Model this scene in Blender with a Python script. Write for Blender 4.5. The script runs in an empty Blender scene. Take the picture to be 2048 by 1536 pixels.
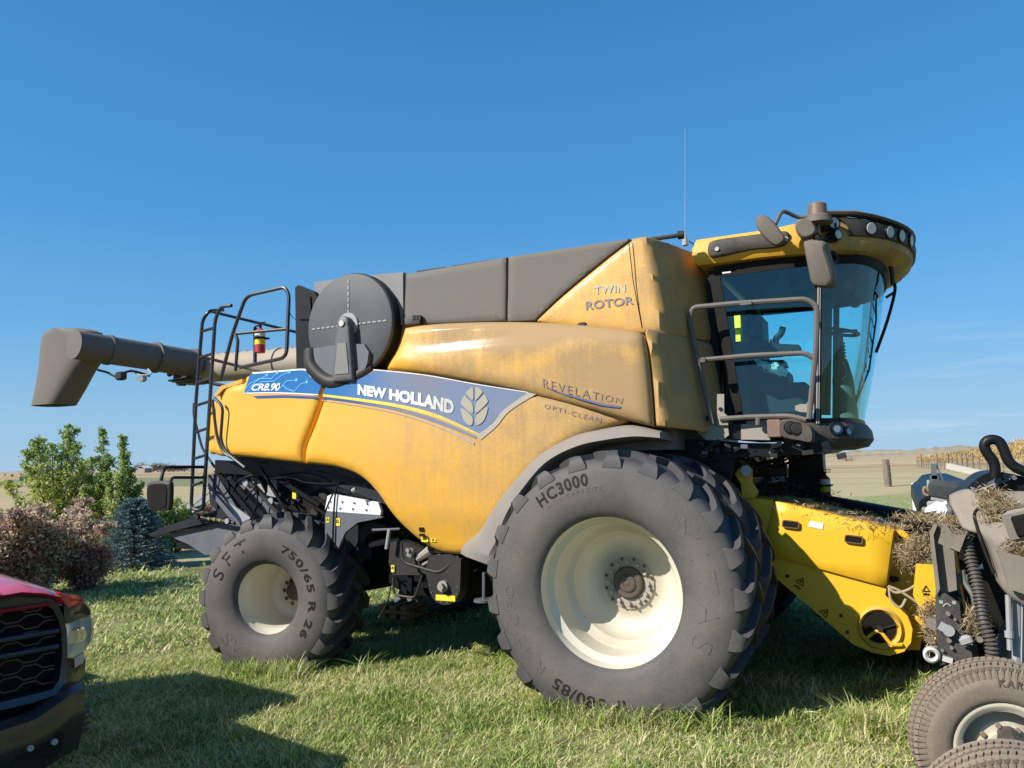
import bpy, bmesh, math, random
import numpy as np
from math import radians as RAD, sin, cos, pi
from mathutils import Vector, Matrix, geometry
random.seed(7); rng = np.random.default_rng(7)
SC = bpy.context.scene
COL = SC.collection
# ---------------------------------------------------------------- camera
FPX, CAM, YAW, PIT, ROL = 1550.129, np.array([1.912, -5.411, 1.821]), .456, .101, -.0206
def cam_axes():
    cy, sy = cos(YAW), sin(YAW)
    f = np.array([-sy*cos(PIT), cy*cos(PIT), sin(PIT)]); r = np.array([cy, sy, 0.]); u = np.cross(r, f)
    c, s = cos(ROL), sin(ROL)
    return c*r+s*u, -s*r+c*u, f
CR, CU, CF = cam_axes()
cd = bpy.data.cameras.new('camera'); cam = bpy.data.objects.new('camera', cd); COL.objects.link(cam)
cd.sensor_width = 36; cd.lens = FPX/2048*36; cd.clip_start = .05; cd.clip_end = 20000
M = Matrix.Identity(4)
for i in range(3):
    M[i][0] = CR[i]; M[i][1] = CU[i]; M[i][2] = -CF[i]; M[i][3] = CAM[i]
cam.matrix_world = M
SC.camera = cam
def U(px, py, y=None, x=None, z=None):
    d = CF+CR*(px-1024)/FPX+CU*(768-py)/FPX
    if y is not None: t = (y-CAM[1])/d[1]
    elif x is not None: t = (x-CAM[0])/d[0]
    else: t = (z-CAM[2])/d[2]
    return Vector(CAM+d*t)
def UX(pts, y):                                # photo outline -> (x, z) outline on the plane y
    return [(lambda q: (q.x, q.z))(U(a, b, y=y)) for a, b in pts]
# ---------------------------------------------------------------- light
TOSUN = Vector((-.78, -1.0, .94)).normalized()
sun_el = math.asin(TOSUN.z); sun_az = math.atan2(TOSUN.x, TOSUN.y)
W = bpy.data.worlds.new("World"); SC.world = W; W.use_nodes = True
nt = W.node_tree; nt.nodes.clear()
sky = nt.nodes.new('ShaderNodeTexSky'); sky.sky_type = 'NISHITA'; sky.sun_disc = False
sky.sun_elevation = sun_el; sky.sun_rotation = sun_az; sky.altitude = 900; sky.ozone_density = 2.2; sky.air_density = .9; sky.dust_density = .35
hs = nt.nodes.new('ShaderNodeHueSaturation'); hs.inputs['Saturation'].default_value = 1.16; hs.inputs['Value'].default_value = 1.0
bg = nt.nodes.new('ShaderNodeBackground'); bg.inputs[1].default_value = .12
wo = nt.nodes.new('ShaderNodeOutputWorld')
# thin cirrus low in the sky
tc = nt.nodes.new('ShaderNodeTexCoord'); mp = nt.nodes.new('ShaderNodeMapping'); mp.inputs['Scale'].default_value = (2.2, 2.2, 26)
nz = nt.nodes.new('ShaderNodeTexNoise'); nz.inputs['Scale'].default_value = 1.6; nz.inputs['Detail'].default_value = 6; nz.inputs['Roughness'].default_value = .62
rp = nt.nodes.new('ShaderNodeMapRange'); rp.inputs['From Min'].default_value = .5; rp.inputs['From Max'].default_value = .78
sx = nt.nodes.new('ShaderNodeSeparateXYZ')
lo = nt.nodes.new('ShaderNodeMapRange'); lo.inputs['From Min'].default_value = .17; lo.inputs['From Max'].default_value = .06
rt = nt.nodes.new('ShaderNodeMapRange'); rt.inputs['From Min'].default_value = -.15; rt.inputs['From Max'].default_value = .1
mu = nt.nodes.new('ShaderNodeMath'); mu.operation = 'MULTIPLY'; mu2 = nt.nodes.new('ShaderNodeMath'); mu2.operation = 'MULTIPLY'
mu3 = nt.nodes.new('ShaderNodeMath'); mu3.operation = 'MULTIPLY'; mu3.inputs[1].default_value = .55
mx = nt.nodes.new('ShaderNodeMixRGB'); mx.inputs[2].default_value = (4.2, 5.0, 6.0, 1)
L = nt.links.new
rampn = nt.nodes.new('ShaderNodeValToRGB'); el = rampn.color_ramp.elements
while len(el) < 5: el.new(.5)
for i, (p_, c_) in enumerate([(0, (.36, .42, .50)), (.06, (.41, .50, .60)), (.16, (.42, .70, .84)), (.30, (.38, .86, 1.03)), (.52, (.36, .98, 1.18))]): el[i].position = p_; el[i].color = (*c_, 1)
mm_ = nt.nodes.new('ShaderNodeMixRGB'); mm_.blend_type = 'MULTIPLY'; mm_.inputs[0].default_value = 1
L(sx.outputs[2], rampn.inputs[0]); L(sky.outputs[0], mm_.inputs[1]); L(rampn.outputs[0], mm_.inputs[2]); 
rc_ = nt.nodes.new('ShaderNodeValToRGB'); e2_ = rc_.color_ramp.elements
while len(e2_) < 6: e2_.new(.5)
def s2l(v): v /= 255; return (v/12.92 if v < .04 else ((v+.055)/1.055)**2.4)
for i, (p_, c_) in enumerate([(0, (168, 203, 234)), (.06, (152, 198, 231)), (.16, (113, 178, 228)), (.30, (82, 156, 219)), (.52, (64, 134, 197)), (1, (48, 110, 176))]): e2_[i].position = p_; e2_[i].color = (*[s2l(v) for v in c_], 1)
k5 = nt.nodes.new('ShaderNodeVectorMath'); k5.operation = 'SCALE'; k5.inputs['Scale'].default_value = 1/(.12*2**.55); L(rc_.outputs[0], k5.inputs[0]); L(sx.outputs[2], rc_.inputs[0])
fr_ = nt.nodes.new('ShaderNodeMapRange'); fr_.inputs['From Min'].default_value = .0; fr_.inputs['From Max'].default_value = .3; fr_.inputs['To Min'].default_value = .9; fr_.inputs['To Max'].default_value = .6; L(sx.outputs[2], fr_.inputs[0])
m5 = nt.nodes.new('ShaderNodeMixRGB'); L(fr_.outputs[0], m5.inputs[0]); L(mm_.outputs[0], m5.inputs[1]); L(k5.outputs[0], m5.inputs[2]); L(m5.outputs[0], mx.inputs[1]); L(tc.outputs['Generated'], mp.inputs[0]); L(mp.outputs[0], nz.inputs['Vector'])
L(nz.outputs[0], rp.inputs[0]); L(tc.outputs['Generated'], sx.inputs[0]); L(sx.outputs[2], lo.inputs[0]); L(sx.outputs[0], rt.inputs[0])
L(rp.outputs[0], mu.inputs[0]); L(lo.outputs[0], mu.inputs[1]); L(mu.outputs[0], mu2.inputs[0]); L(rt.outputs[0], mu2.inputs[1]); L(mu2.outputs[0], mu3.inputs[0])
L(mu3.outputs[0], mx.inputs[0]); L(mx.outputs[0], bg.inputs[0]); L(bg.outputs[0], wo.inputs[0])
ld = bpy.data.lights.new('sun', 'SUN'); ld.energy = 4.8; ld.angle = RAD(.5); ld.color = (1, .95, .86)
lo_ = bpy.data.objects.new('sun', ld); COL.objects.link(lo_); lo_.rotation_euler = TOSUN.to_track_quat('Z', 'Y').to_euler(); lo_.location = (-20, -40, 40)
SC.view_settings.view_transform = 'Standard'; SC.view_settings.look = 'None'; SC.view_settings.exposure = 0.55; SC.view_settings.gamma = 1
SC.cycles.max_bounces = 6; SC.cycles.transparent_max_bounces = 24; SC.cycles.use_denoising = True; SC.cycles.caustics_reflective = False; SC.cycles.caustics_refractive = False
# ---------------------------------------------------------------- materials
def pmat(name, base, rough=.6, metal=0., dust=0., var=.15, scale=4., dcol=(.30, .225, .15), bump=0., bscale=60., streak=0., spec=.5, coat=0., col2=None):
    """painted / rubber / metal surface: base colour with mottling, plus a dust film (noise, streaks, per-vertex 'dust')."""
    m = bpy.data.materials.new(name); m.use_nodes = True; n = m.node_tree.nodes; k = m.node_tree.links.new
    b = n['Principled BSDF']; b.inputs['Roughness'].default_value = rough; b.inputs['Metallic'].default_value = metal
    b.inputs['Specular IOR Level'].default_value = spec; b.inputs['Coat Weight'].default_value = coat; b.inputs['Coat Roughness'].default_value = .12
    g = n.new('ShaderNodeNewGeometry')
    n1 = n.new('ShaderNodeTexNoise'); n1.inputs['Scale'].default_value = scale; n1.inputs['Detail'].default_value = 6; k(g.outputs['Position'], n1.inputs['Vector'])
    n2 = n.new('ShaderNodeTexNoise'); n2.inputs['Scale'].default_value = 55; n2.inputs['Detail'].default_value = 4; n2.inputs['Roughness'].default_value = .75; k(g.outputs['Position'], n2.inputs['Vector'])
    c = n.new('ShaderNodeMixRGB'); c.inputs[1].default_value = (*[v*(1-var) for v in base], 1); c.inputs[2].default_value = (*(col2 or [min(1, v*(1+var)) for v in base]), 1)
    k(n1.outputs[0], c.inputs[0]); out = c.outputs[0]
    # dust factor
    def math(op, a, bb):
        q = n.new('ShaderNodeMath'); q.operation = op
        for i, v in enumerate((a, bb)):
            if isinstance(v, (int, float)): q.inputs[i].default_value = v
            else: k(v, q.inputs[i])
        return q.outputs[0]
    at = n.new('ShaderNodeAttribute'); at.attribute_name = 'dust'
    f = math('ADD', at.outputs['Fac'], dust)
    nn = math('ADD', math('MULTIPLY', math('SUBTRACT', n1.outputs[0], .5), 1.6), math('MULTIPLY', math('SUBTRACT', n2.outputs[0], .5), 1.4))
    if streak:
        mp = n.new('ShaderNodeMapping'); mp.inputs['Scale'].default_value = (28, 28, 1.3); k(g.outputs['Position'], mp.inputs[0])
        n3 = n.new('ShaderNodeTexNoise'); n3.inputs['Scale'].default_value = 1; n3.inputs['Detail'].default_value = 5; k(mp.outputs[0], n3.inputs['Vector'])
        nn = math('ADD', nn, math('MULTIPLY', math('SUBTRACT', n3.outputs[0], .5), streak))
    f2 = math('ADD', f, math('MULTIPLY', nn, math('MINIMUM', math('MULTIPLY', f, 1.5), .55)))
    # dust settles on upward faces
    sp = n.new('ShaderNodeSeparateXYZ'); k(g.outputs['Normal'], sp.inputs[0])
    f2 = math('ADD', f2, math('MULTIPLY', math('MULTIPLY', math('MAXIMUM', sp.outputs[2], 0), f), .7))
    cl = n.new('ShaderNodeClamp'); k(f2, cl.inputs[0]); cl.inputs['Max'].default_value = .93
    d = n.new('ShaderNodeMixRGB'); d.inputs[2].default_value = (*dcol, 1); k(cl.outputs[0], d.inputs[0]); k(out, d.inputs[1])
    k(d.outputs[0], b.inputs['Base Color'])
    r = n.new('ShaderNodeMapRange'); r.inputs['To Min'].default_value = rough; r.inputs['To Max'].default_value = max(rough, .8); k(cl.outputs[0], r.inputs[0]); k(r.outputs[0], b.inputs['Roughness'])
    if coat:
        r2 = n.new('ShaderNodeMapRange'); r2.inputs['To Min'].default_value = coat; r2.inputs['To Max'].default_value = 0; k(cl.outputs[0], r2.inputs[0]); k(r2.outputs[0], b.inputs['Coat Weight'])
    if bump:
        bn = n.new('ShaderNodeTexNoise'); bn.inputs['Scale'].default_value = bscale; bn.inputs['Detail'].default_value = 4; k(g.outputs['Position'], bn.inputs['Vector'])
        bb = n.new('ShaderNodeBump'); bb.inputs['Strength'].default_value = bump; bb.inputs['Distance'].default_value = .004; k(bn.outputs[0], bb.inputs['Height']); k(bb.outputs[0], b.inputs['Normal'])
    return m
YB = (.80, .405, .032)
YEL = pmat('yellow_paint', YB, .34, dust=.05, streak=.8, coat=.22, var=.05, dcol=(.315, .205, .10))
YELF = pmat('yellow_feeder_paint', (.80, .45, .018), .45, dust=.02, var=.06, streak=.2)
GREYP = pmat('grey_tank_plastic', (.075, .078, .085), .6, dust=.32, streak=1.0, dcol=(.155, .125, .098), var=.08)
GREYP2 = pmat('grey_tank_rear', (.16, .165, .17), .5, dust=.22, streak=.5, dcol=(.24, .2, .16), var=.08)
BLK = pmat('black_paint', (.006, .007, .009), .42, spec=.22, dust=.02, var=.3, dcol=(.10, .08, .07))
BLKD = pmat('dusty_black_steel', (.012, .013, .015), .5, spec=.3, dust=.13, dcol=(.15, .12, .09), var=.3)
DARK = pmat('dark_machine_grey', (.012, .015, .022), .45, spec=.3, dust=.04, dcol=(.17, .15, .12), var=.3)
MGREY = pmat('mid_grey_steel', (.10, .11, .13), .45, dust=.08, dcol=(.25, .21, .17), var=.15, streak=.4)
LGREY = pmat('light_grey_steel', (.30, .31, .33), .5, dust=.2, dcol=(.33, .28, .22), var=.1)
PLASTD = pmat('dusty_mirror_plastic', (.05, .045, .04), .6, dust=.62, dcol=(.165, .13, .10), var=.2)
RAIL = pmat('dusty_rail_paint', (.045, .04, .045), .5, dust=.5, dcol=(.17, .14, .12), var=.2)
BRKT = pmat('dusty_bracket_steel', (.25, .24, .23), .6, dust=.7, dcol=(.30, .255, .21), var=.2, bump=.3, bscale=90)
LADM = pmat('ladder_blue_black', (.014, .02, .03), .38, spec=.4, dust=.06, dcol=(.2, .17, .14), var=.2)
RUB = pmat('tyre_rubber', (.040, .041, .045), .66, dust=.33, dcol=(.150, .125, .105), var=.25, scale=3.5, bump=.25, bscale=150)
RUBT = pmat('tyre_tread_rubber', (.028, .026, .026), .75, dust=.42, dcol=(.13, .10, .08), var=.2, bump=.25, bscale=120)
RUBL = pmat('tyre_lettering', (.014, .012, .011), .7, spec=.2, dust=.06, dcol=(.13, .10, .08), var=.2)
RUBP = pmat('tyre_lettering_faint', (.04, .037, .034), .7, dust=.50, dcol=(.165, .135, .115), var=.2)
RIM = pmat('cream_wheel_paint', (.62, .58, .47), .42, dust=.06, dcol=(.33, .26, .17), var=.05, coat=.1)
RIMH = pmat('dirty_hub', (.42, .38, .32), .6, dust=.5, dcol=(.26, .21, .16), var=.3)
HUBC = pmat('hub_cap_brown', (.05, .04, .035), .4, dust=.3, dcol=(.14, .10, .07), var=.3)
FEND = pmat('grey_fender_plastic', (.15, .145, .14), .65, dust=.45, dcol=(.25, .205, .165), var=.12, bump=.15)
AUG = pmat('dusty_auger_plastic', (.08, .078, .075), .6, dust=.58, dcol=(.155, .125, .10), var=.12, scale=1.5)
AUGL = pmat('auger_tube_light', (.3, .27, .24), .6, dust=.6, dcol=(.36, .285, .21), var=.12)
DRUM = pmat('drum_grey_screen', (.05, .054, .062), .55, dust=.08, bump=.5, bscale=260, dcol=(.15, .14, .13), var=.12, scale=9)
STEEL = pmat('bare_steel', (.45, .45, .46), .35, metal=.7, dust=.25, var=.2)
ALU = pmat('white_aluminium_panel', (.82, .82, .82), .4, dust=.03, dcol=(.4, .36, .3), var=.04)
BLUE = pmat('blue_decal', (.010, .135, .38), .35, dust=.02, dcol=(.20, .18, .19), var=.15, coat=.2, scale=1.5)
NAVY = pmat('navy_stripe', (.02, .07, .26), .35, dust=.04, dcol=(.22, .21, .235), var=.1)
LBL = pmat('light_blue_trace', (.12, .42, .75), .4, dust=0, var=.05)
WHT = pmat('white_decal', (.82, .83, .84), .4, dust=.05, dcol=(.4, .37, .33), var=.03)
SILV = pmat('silver_decal', (.42, .39, .36), .45, dust=.3, dcol=(.34, .29, .22), var=.1)
GOLD = pmat('olive_silver_emblem', (.34, .31, .24), .45, dust=.35, dcol=(.30, .26, .19), var=.15, scale=8)
LNAVY = pmat('grey_blue_lettering', (.16, .15, .20), .5, dust=.3, dcol=(.24, .19, .14), var=.1)
STK = pmat('yellow_sticker', (.85, .62, .03), .5, dust=.02, var=.03)
STKG = pmat('green_yellow_sticker', (.55, .75, .05), .5, dust=0, var=.03)
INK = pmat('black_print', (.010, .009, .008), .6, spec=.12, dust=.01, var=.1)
WOOD = pmat('board_wood', (.36, .19, .07), .8, dust=.1, var=.3, scale=20)
RED = pmat('red_extinguisher', (.45, .02, .025), .35, dust=.08, var=.1)
AMB = pmat('amber_lens_brown', (.17, .09, .065), .3, dust=.35, dcol=(.22, .16, .12), var=.1)
LENS = pmat('lamp_lens', (.50, .50, .48), .25, dust=.2, var=.1)
def glassmat(name, tint, gloss=.10, rough=.02):
    m = bpy.data.materials.new(name); m.use_nodes = True; n = m.node_tree.nodes; k = m.node_tree.links.new; n.clear()
    o = n.new('ShaderNodeOutputMaterial'); t = n.new('ShaderNodeBsdfTransparent'); t.inputs[0].default_value = (*tint, 1)
    g = n.new('ShaderNodeBsdfGlossy'); g.inputs['Roughness'].default_value = rough; g.inputs['Color'].default_value = (.75, .95, 1, 1)
    lw = n.new('ShaderNodeFresnel'); lw.inputs[0].default_value = 1.45
    a = n.new('ShaderNodeMath'); a.operation = 'MULTIPLY_ADD'; a.inputs[1].default_value = .45; a.inputs[2].default_value = gloss-.018; k(lw.outputs[0], a.inputs[0])
    mx = n.new('ShaderNodeMixShader'); k(a.outputs[0], mx.inputs[0]); k(t.outputs[0], mx.inputs[1]); k(g.outputs[0], mx.inputs[2]); k(mx.outputs[0], o.inputs[0])
    return m
GLASS = glassmat('cab_glass', (.58, .97, .98), .09)
GLASSC = glassmat('clear_lens', (.9, .92, .95), .10)
# ---------------------------------------------------------------- object helpers
def link(o, parent=None, root=None):
    COL.objects.link(o)
    if parent is not None:
        o.parent = parent
        r = parent
        while r.parent is not None: r = r.parent
        o.matrix_parent_inverse = (Matrix.Identity(4) if parent.type == 'MESH' and parent is not r else Matrix.Translation(-Vector(r.location)) if parent is r else Matrix.Identity(4))
    return o
def tag(o, label=None, cat=None, group=None, kind=None):
    for k_, v in (('label', label), ('category', cat), ('group', group), ('kind', kind)):
        if v: o[k_] = v
    return o
def thing(name, loc, label, cat, group=None):
    o = bpy.data.objects.new(name, None); COL.objects.link(o); o.location = loc; o.empty_display_size = .2
    return tag(o, label, cat, group)
def copy_tree(o, parent=None):
    c = o.copy(); COL.objects.link(c)
    if parent is not None: c.parent = parent
    for ch in list(o.children): copy_tree(ch, c)
    return c
class MB:
    def __init__(s): s.v = []; s.f = []; s.mi = []; s.cur = 0
    def add(s, vs, fs):
        b = len(s.v); s.v += [tuple(v) for v in vs]; s.f += [tuple(b+i for i in f) for f in fs]; s.mi += [s.cur]*len(fs); return s
    def box(s, c, d, R_=None, bev=0):
        x, y, z = [q/2 for q in d]; c = Vector(c)
        if bev:
            b = bev; rings = []
            for zz, ins in ((-z, b), (-z+b, 0), (z-b, 0), (z, b)):
                X, Y = x-ins, y-ins; q = b*.6
                rings.append([Vector(p) for p in ((-X+q, -Y, zz), (X-q, -Y, zz), (X, -Y+q, zz), (X, Y-q, zz), (X-q, Y, zz), (-X+q, Y, zz), (-X, Y-q, zz), (-X, -Y+q, zz))])
            if R_ is not None: rings = [[R_ @ p for p in r] for r in rings]
            return s.loft([[c+p for p in r] for r in rings], closed=True, caps=True)
        P = [Vector((a*x, b*y, e*z)) for a in (-1, 1) for b in (-1, 1) for e in (-1, 1)]
        if R_ is not None: P = [R_ @ p for p in P]
        return s.add([c+p for p in P], [(0, 1, 3, 2), (4, 6, 7, 5), (0, 4, 5, 1), (2, 3, 7, 6), (0, 2, 6, 4), (1, 5, 7, 3)])
    def loft(s, rings, closed=True, caps=False):
        n = len(rings[0]); b = len(s.v)
        vs = [tuple(p) for r in rings for p in r]; fs = []
        for i in range(len(rings)-1):
            for j in range(n if closed else n-1):
                k = (j+1) % n; fs.append((i*n+j, i*n+k, (i+1)*n+k, (i+1)*n+j))
        if caps: fs.append(tuple(range(n-1, -1, -1))); fs.append(tuple((len(rings)-1)*n+j for j in range(n)))
        return s.add(vs, fs)
    def tube(s, pts, r, seg=8, caps=True):
        P = [Vector(p) for p in pts]; rings = []; rr = r if isinstance(r, (list, tuple)) else [r]*len(P)
        up = None
        for i, p in enumerate(P):
            t = (P[min(i+1, len(P)-1)]-P[max(i-1, 0)]).normalized()
            if up is None: up = t.orthogonal().normalized()
            a = (up-t*up.dot(t)).normalized(); bb = t.cross(a); up = a
            rings.append([p+(a*cos(2*pi*k/seg)+bb*sin(2*pi*k/seg))*rr[i] for k in range(seg)])
        return s.loft(rings, True, caps)
    def bar(s, a, b, w, h, up=(0, 0, 1)):                      # rectangular bar a->b
        a = Vector(a); b = Vector(b); t = (b-a).normalized(); u_ = Vector(up); sd = t.cross(u_).normalized(); u_ = sd.cross(t)
        rings = [[q+sd*w/2*i+u_*h/2*j for i, j in ((-1, -1), (1, -1), (1, 1), (-1, 1))] for q in (a, b)]
        return s.loft(rings, True, True)
    def disc(s, c, ax, r, t, seg=24, r2=None):                 # short cylinder from c along ax
        c = Vector(c); ax = Vector(ax).normalized()
        return s.tube([c, c+ax*t], [r, r if r2 is None else r2], seg)
    def prism(s, xz, y0, y1):                                  # outline in x,z extruded over y
        n = len(xz); vs = [(x, y0, z) for x, z in xz]+[(x, y1, z) for x, z in xz]
        fs = [tuple(range(n)), tuple(range(2*n-1, n-1, -1))]+[(i, (i+1) % n, n+(i+1) % n, n+i) for i in range(n)]
        return s.add(vs, fs)
    def lathe(s, prof, c, seg=64, a0=0, a1=2*pi, M3=None):     # prof (v along y, r) around axis y through c
        c = Vector(c); full = abs(a1-a0-2*pi) < 1e-6; n = seg if full else seg+1; rings = []
        for v, r in prof:
            ring = []
            for k in range(n):
                a = a0+(a1-a0)*k/seg; p = Vector((r*cos(a), v, r*sin(a)))
                ring.append(c+(M3 @ p if M3 is not None else p))
            rings.append(ring)
        return s.loft(rings, full, False)
    def build(s, name, mat, parent=None, smooth=True, dustf=None, ang=35):
        me = bpy.data.meshes.new(name); me.from_pydata(s.v, [], s.f)
        mats = mat if isinstance(mat, (list, tuple)) else [mat]
        for m in mats: me.materials.append(m)
        if len(mats) > 1: me.polygons.foreach_set('material_index', s.mi)
        bm = bmesh.new(); bm.from_mesh(me); bmesh.ops.recalc_face_normals(bm, faces=bm.faces[:])
        if smooth:
            th = RAD(ang)
            for f in bm.faces: f.smooth = True
            for e in bm.edges:
                if len(e.link_faces) == 2 and e.calc_face_angle(0) > th: e.smooth = False
        bm.to_mesh(me); bm.free()
        if dustf is not None:
            at = me.attributes.new('dust', 'FLOAT', 'POINT')
            at.data.foreach_set('value', [float(dustf(v.co)) for v in me.vertices])
        o = bpy.data.objects.new(name, me)
        return link(o, parent)
def spline(pts, n=8, closed=False):                            # Catmull-Rom; a third value 1 marks a corner
    out = []; P = pts; N = len(P); rng_ = range(N if closed else N-1)
    g = lambda i: P[i % N] if closed else P[max(0, min(N-1, i))]
    for i in rng_:
        p1, p2 = g(i), g(i+1)
        p0 = p1 if len(p1) > 2 and p1[2] == 1 else g(i-1); p3 = p2 if len(p2) > 2 and p2[2] == 1 else g(i+2)
        for k in range(n):
            t = k/n; q = []
            for c in range(2):
                a, b, d, e = p0[c], p1[c], p2[c], p3[c]
                q.append(.5*((2*b)+(-a+d)*t+(2*a-5*b+4*d-e)*t*t+(-a+3*b-3*d+e)*t**3))
            out.append(tuple(q))
    if not closed: out.append(tuple(P[-1][:2]))
    return out
def sp3(pts, n=6):
    P = [Vector(p) for p in pts]; out = []
    for i in range(len(P)-1):
        p0, p1, p2, p3 = P[max(0, i-1)], P[i], P[i+1], P[min(len(P)-1, i+2)]
        for k in range(n):
            t = k/n; out.append(.5*((2*p1)+(p2-p0)*t+(2*p0-5*p1+4*p2-p3)*t*t+(3*p1-p0-3*p2+p3)*t**3))
    out.append(P[-1]); return out
def bend(pts, r=.06, n=5):                                     # polyline with rounded corners
    P = [Vector(p) for p in pts]; out = [P[0]]
    for i in range(1, len(P)-1):
        a = (P[i-1]-P[i]); b = (P[i+1]-P[i]); d = min(r, a.length*.45, b.length*.45); A = P[i]+a.normalized()*d; B = P[i]+b.normalized()*d
        for k in range(n+1):
            t = k/n; out.append(A*(1-t)**2+P[i]*2*t*(1-t)+B*t*t)
    out.append(P[-1]); return out
def seg_dist(px, pz, loop):
    L_ = np.array(loop); A = L_; B = np.roll(L_, -1, 0); d = B-A; l2 = (d**2).sum(1)+1e-12
    P = np.stack([px, pz], -1)[:, None, :]; t = np.clip(((P-A)*d).sum(-1)/l2, 0, 1); q = A+t[..., None]*d
    return np.sqrt(((P-q)**2).sum(-1)).min(1)
def inside(px, pz, loop):
    r = np.zeros(len(px), bool); n = len(loop)
    for i in range(n):
        x1, z1 = loop[i]; x2, z2 = loop[(i+1) % n]
        c = ((z1 > pz) != (z2 > pz)) & (px < (x2-x1)*(pz-z1)/((z2-z1) or 1e-9)+x1)
        r ^= c
    return r
def resample(loop, s):
    out = []; n = len(loop)
    for i in range(n):
        a = np.array(loop[i][:2]); b = np.array(loop[(i+1) % n][:2]); k = max(1, int(np.linalg.norm(b-a)/s+.5))
        for j in range(k): out.append(tuple(a+(b-a)*j/k))
    return out
def panel(name, loop, yf, mat, parent=None, thick=.03, er=.03, ed=None, sp=.035, dustf=None, smooth=True):
    """moulded sheet: outline in (x, z); yf(x, z) its front surface; edges rolled back with radius er (depth ed)."""
    loop = resample(loop, sp); ed = er if ed is None else ed
    A = np.array(loop); x0, z0 = A.min(0); x1, z1 = A.max(0)
    gx, gz = np.meshgrid(np.arange(x0+sp*.5, x1, sp), np.arange(z0+sp*.5, z1, sp)); gx = gx.ravel(); gz = gz.ravel()
    m = inside(gx, gz, loop); gx, gz = gx[m], gz[m]
    d = seg_dist(gx, gz, loop) if len(gx) else np.zeros(0); m = d > sp*.45; gx, gz, d = gx[m], gz[m], d[m]
    n = len(loop); pts = [Vector(p) for p in loop]
    if er > 0:                                                  # extra rows close to the edge
        nx = []
        for fr in (.12, .4):
            for i in range(n):
                a = A[i-1]; b = A[(i+1) % n]; t = b-a; t = t/(np.linalg.norm(t)+1e-9)
                for sgn in (1, -1):
                    q = A[i]+sgn*np.array([-t[1], t[0]])*er*fr; nx.append(q)
        nx = np.array(nx); m = inside(nx[:, 0], nx[:, 1], loop); nx = nx[m]; dd = seg_dist(nx[:, 0], nx[:, 1], loop); m = dd > er*.1
        nx, dd = nx[m], dd[m]
        k2 = (d > er*.75); gx = np.concatenate([gx[k2], nx[:, 0]]); gz = np.concatenate([gz[k2], nx[:, 1]]); d = np.concatenate([d[k2], dd])
    pts += [Vector((a, b)) for a, b in zip(gx, gz)]
    vs, es, fs, ov, oe, of = geometry.delaunay_2d_cdt(pts, [], [list(range(n))], 1, 1e-6)
    X = np.array([v[0] for v in vs]); Z = np.array([v[1] for v in vs]); D = seg_dist(X, Z, loop)
    E = np.where(D < er, ed*(1-np.sqrt(np.clip(1-(1-D/max(er, 1e-6))**2, 0, 1))), 0) if er > 0 else 0*D
    Y = np.array([yf(a, b) for a, b in zip(X, Z)])+E
    V = [(X[i], Y[i], Z[i]) for i in range(len(X))]; F = [tuple(f) for f in fs]
    mb = MB(); mb.add(V, F)
    if thick > 0:
        cnt = {}
        for f in F:
            for i in range(len(f)):
                e = (f[i], f[(i+1) % len(f)]); key = (min(e), max(e)); cnt[key] = cnt.get(key, 0)+1
        bd = [e for e, c in cnt.items() if c == 1]; mp_ = {}
        for e in bd:
            for i in e:
                if i not in mp_: mp_[i] = len(mb.v); mb.v.append((X[i], Y[i]+thick, Z[i]))
        fb = [(a, b, mp_[b], mp_[a]) for a, b in bd]; mb.f += fb; mb.mi += [0]*len(fb)
    return mb.build(name, mat, parent, smooth, dustf, ang=50)
_txt = {}
def text_tris(s, bold=0., spacing=1.0):
    key = (s, bold, spacing)
    if key in _txt: return _txt[key]
    cu = bpy.data.curves.new('t', 'FONT'); cu.body = s; cu.offset = bold; cu.space_character = spacing; cu.resolution_u = 3; cu.fill_mode = 'FRONT'
    o = bpy.data.objects.new('t', cu); COL.objects.link(o); bpy.context.view_layer.update()
    dg = bpy.context.evaluated_depsgraph_get(); me = o.evaluated_get(dg).to_mesh()
    me.calc_loop_triangles()
    V = np.array([v.co[:2] for v in me.vertices]) if len(me.vertices) else np.zeros((0, 2)); T = [tuple(t.vertices) for t in me.loop_triangles]
    o.evaluated_get(dg).to_mesh_clear(); bpy.data.objects.remove(o); bpy.data.curves.remove(cu)
    V[:, 0] -= V[:, 0].min(); V[:, 0] /= V[:, 0].max(); h = V[:, 1].max(); lo__ = max(0, V[:, 1].min()); V[:, 1] = (V[:, 1]-lo__)/(h-lo__)
    _txt[key] = (V, T); return _txt[key]
def lerp_pts(P, t):
    n = len(P)-1; t = min(max(t, 0), 1)*n; i = min(int(t), n-1); f = t-i
    return [P[i][k]*(1-f)+P[i+1][k]*f for k in range(2)]
def text_on(name, s, bot, top, yf, mat, parent, bold=.02, spacing=1.0, off=.004, dustf=None, y0=.55, shear=0.):
    """lettering laid on a surface between two baselines given as photo points on the plane y0."""
    V, T = text_tris(s, bold, spacing); B = UX(bot, y0); Tp = UX(top, y0); mb = MB(); vs = []
    for u, v in V:
        u2 = u+shear*v; b = lerp_pts(B, u2); t = lerp_pts(Tp, u2); x = b[0]*(1-v)+t[0]*v; z = b[1]*(1-v)+t[1]*v
        vs.append((x, yf(x, z)-off, z))
    mb.add(vs, T); return mb.build(name, mat, parent, False, dustf)
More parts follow.
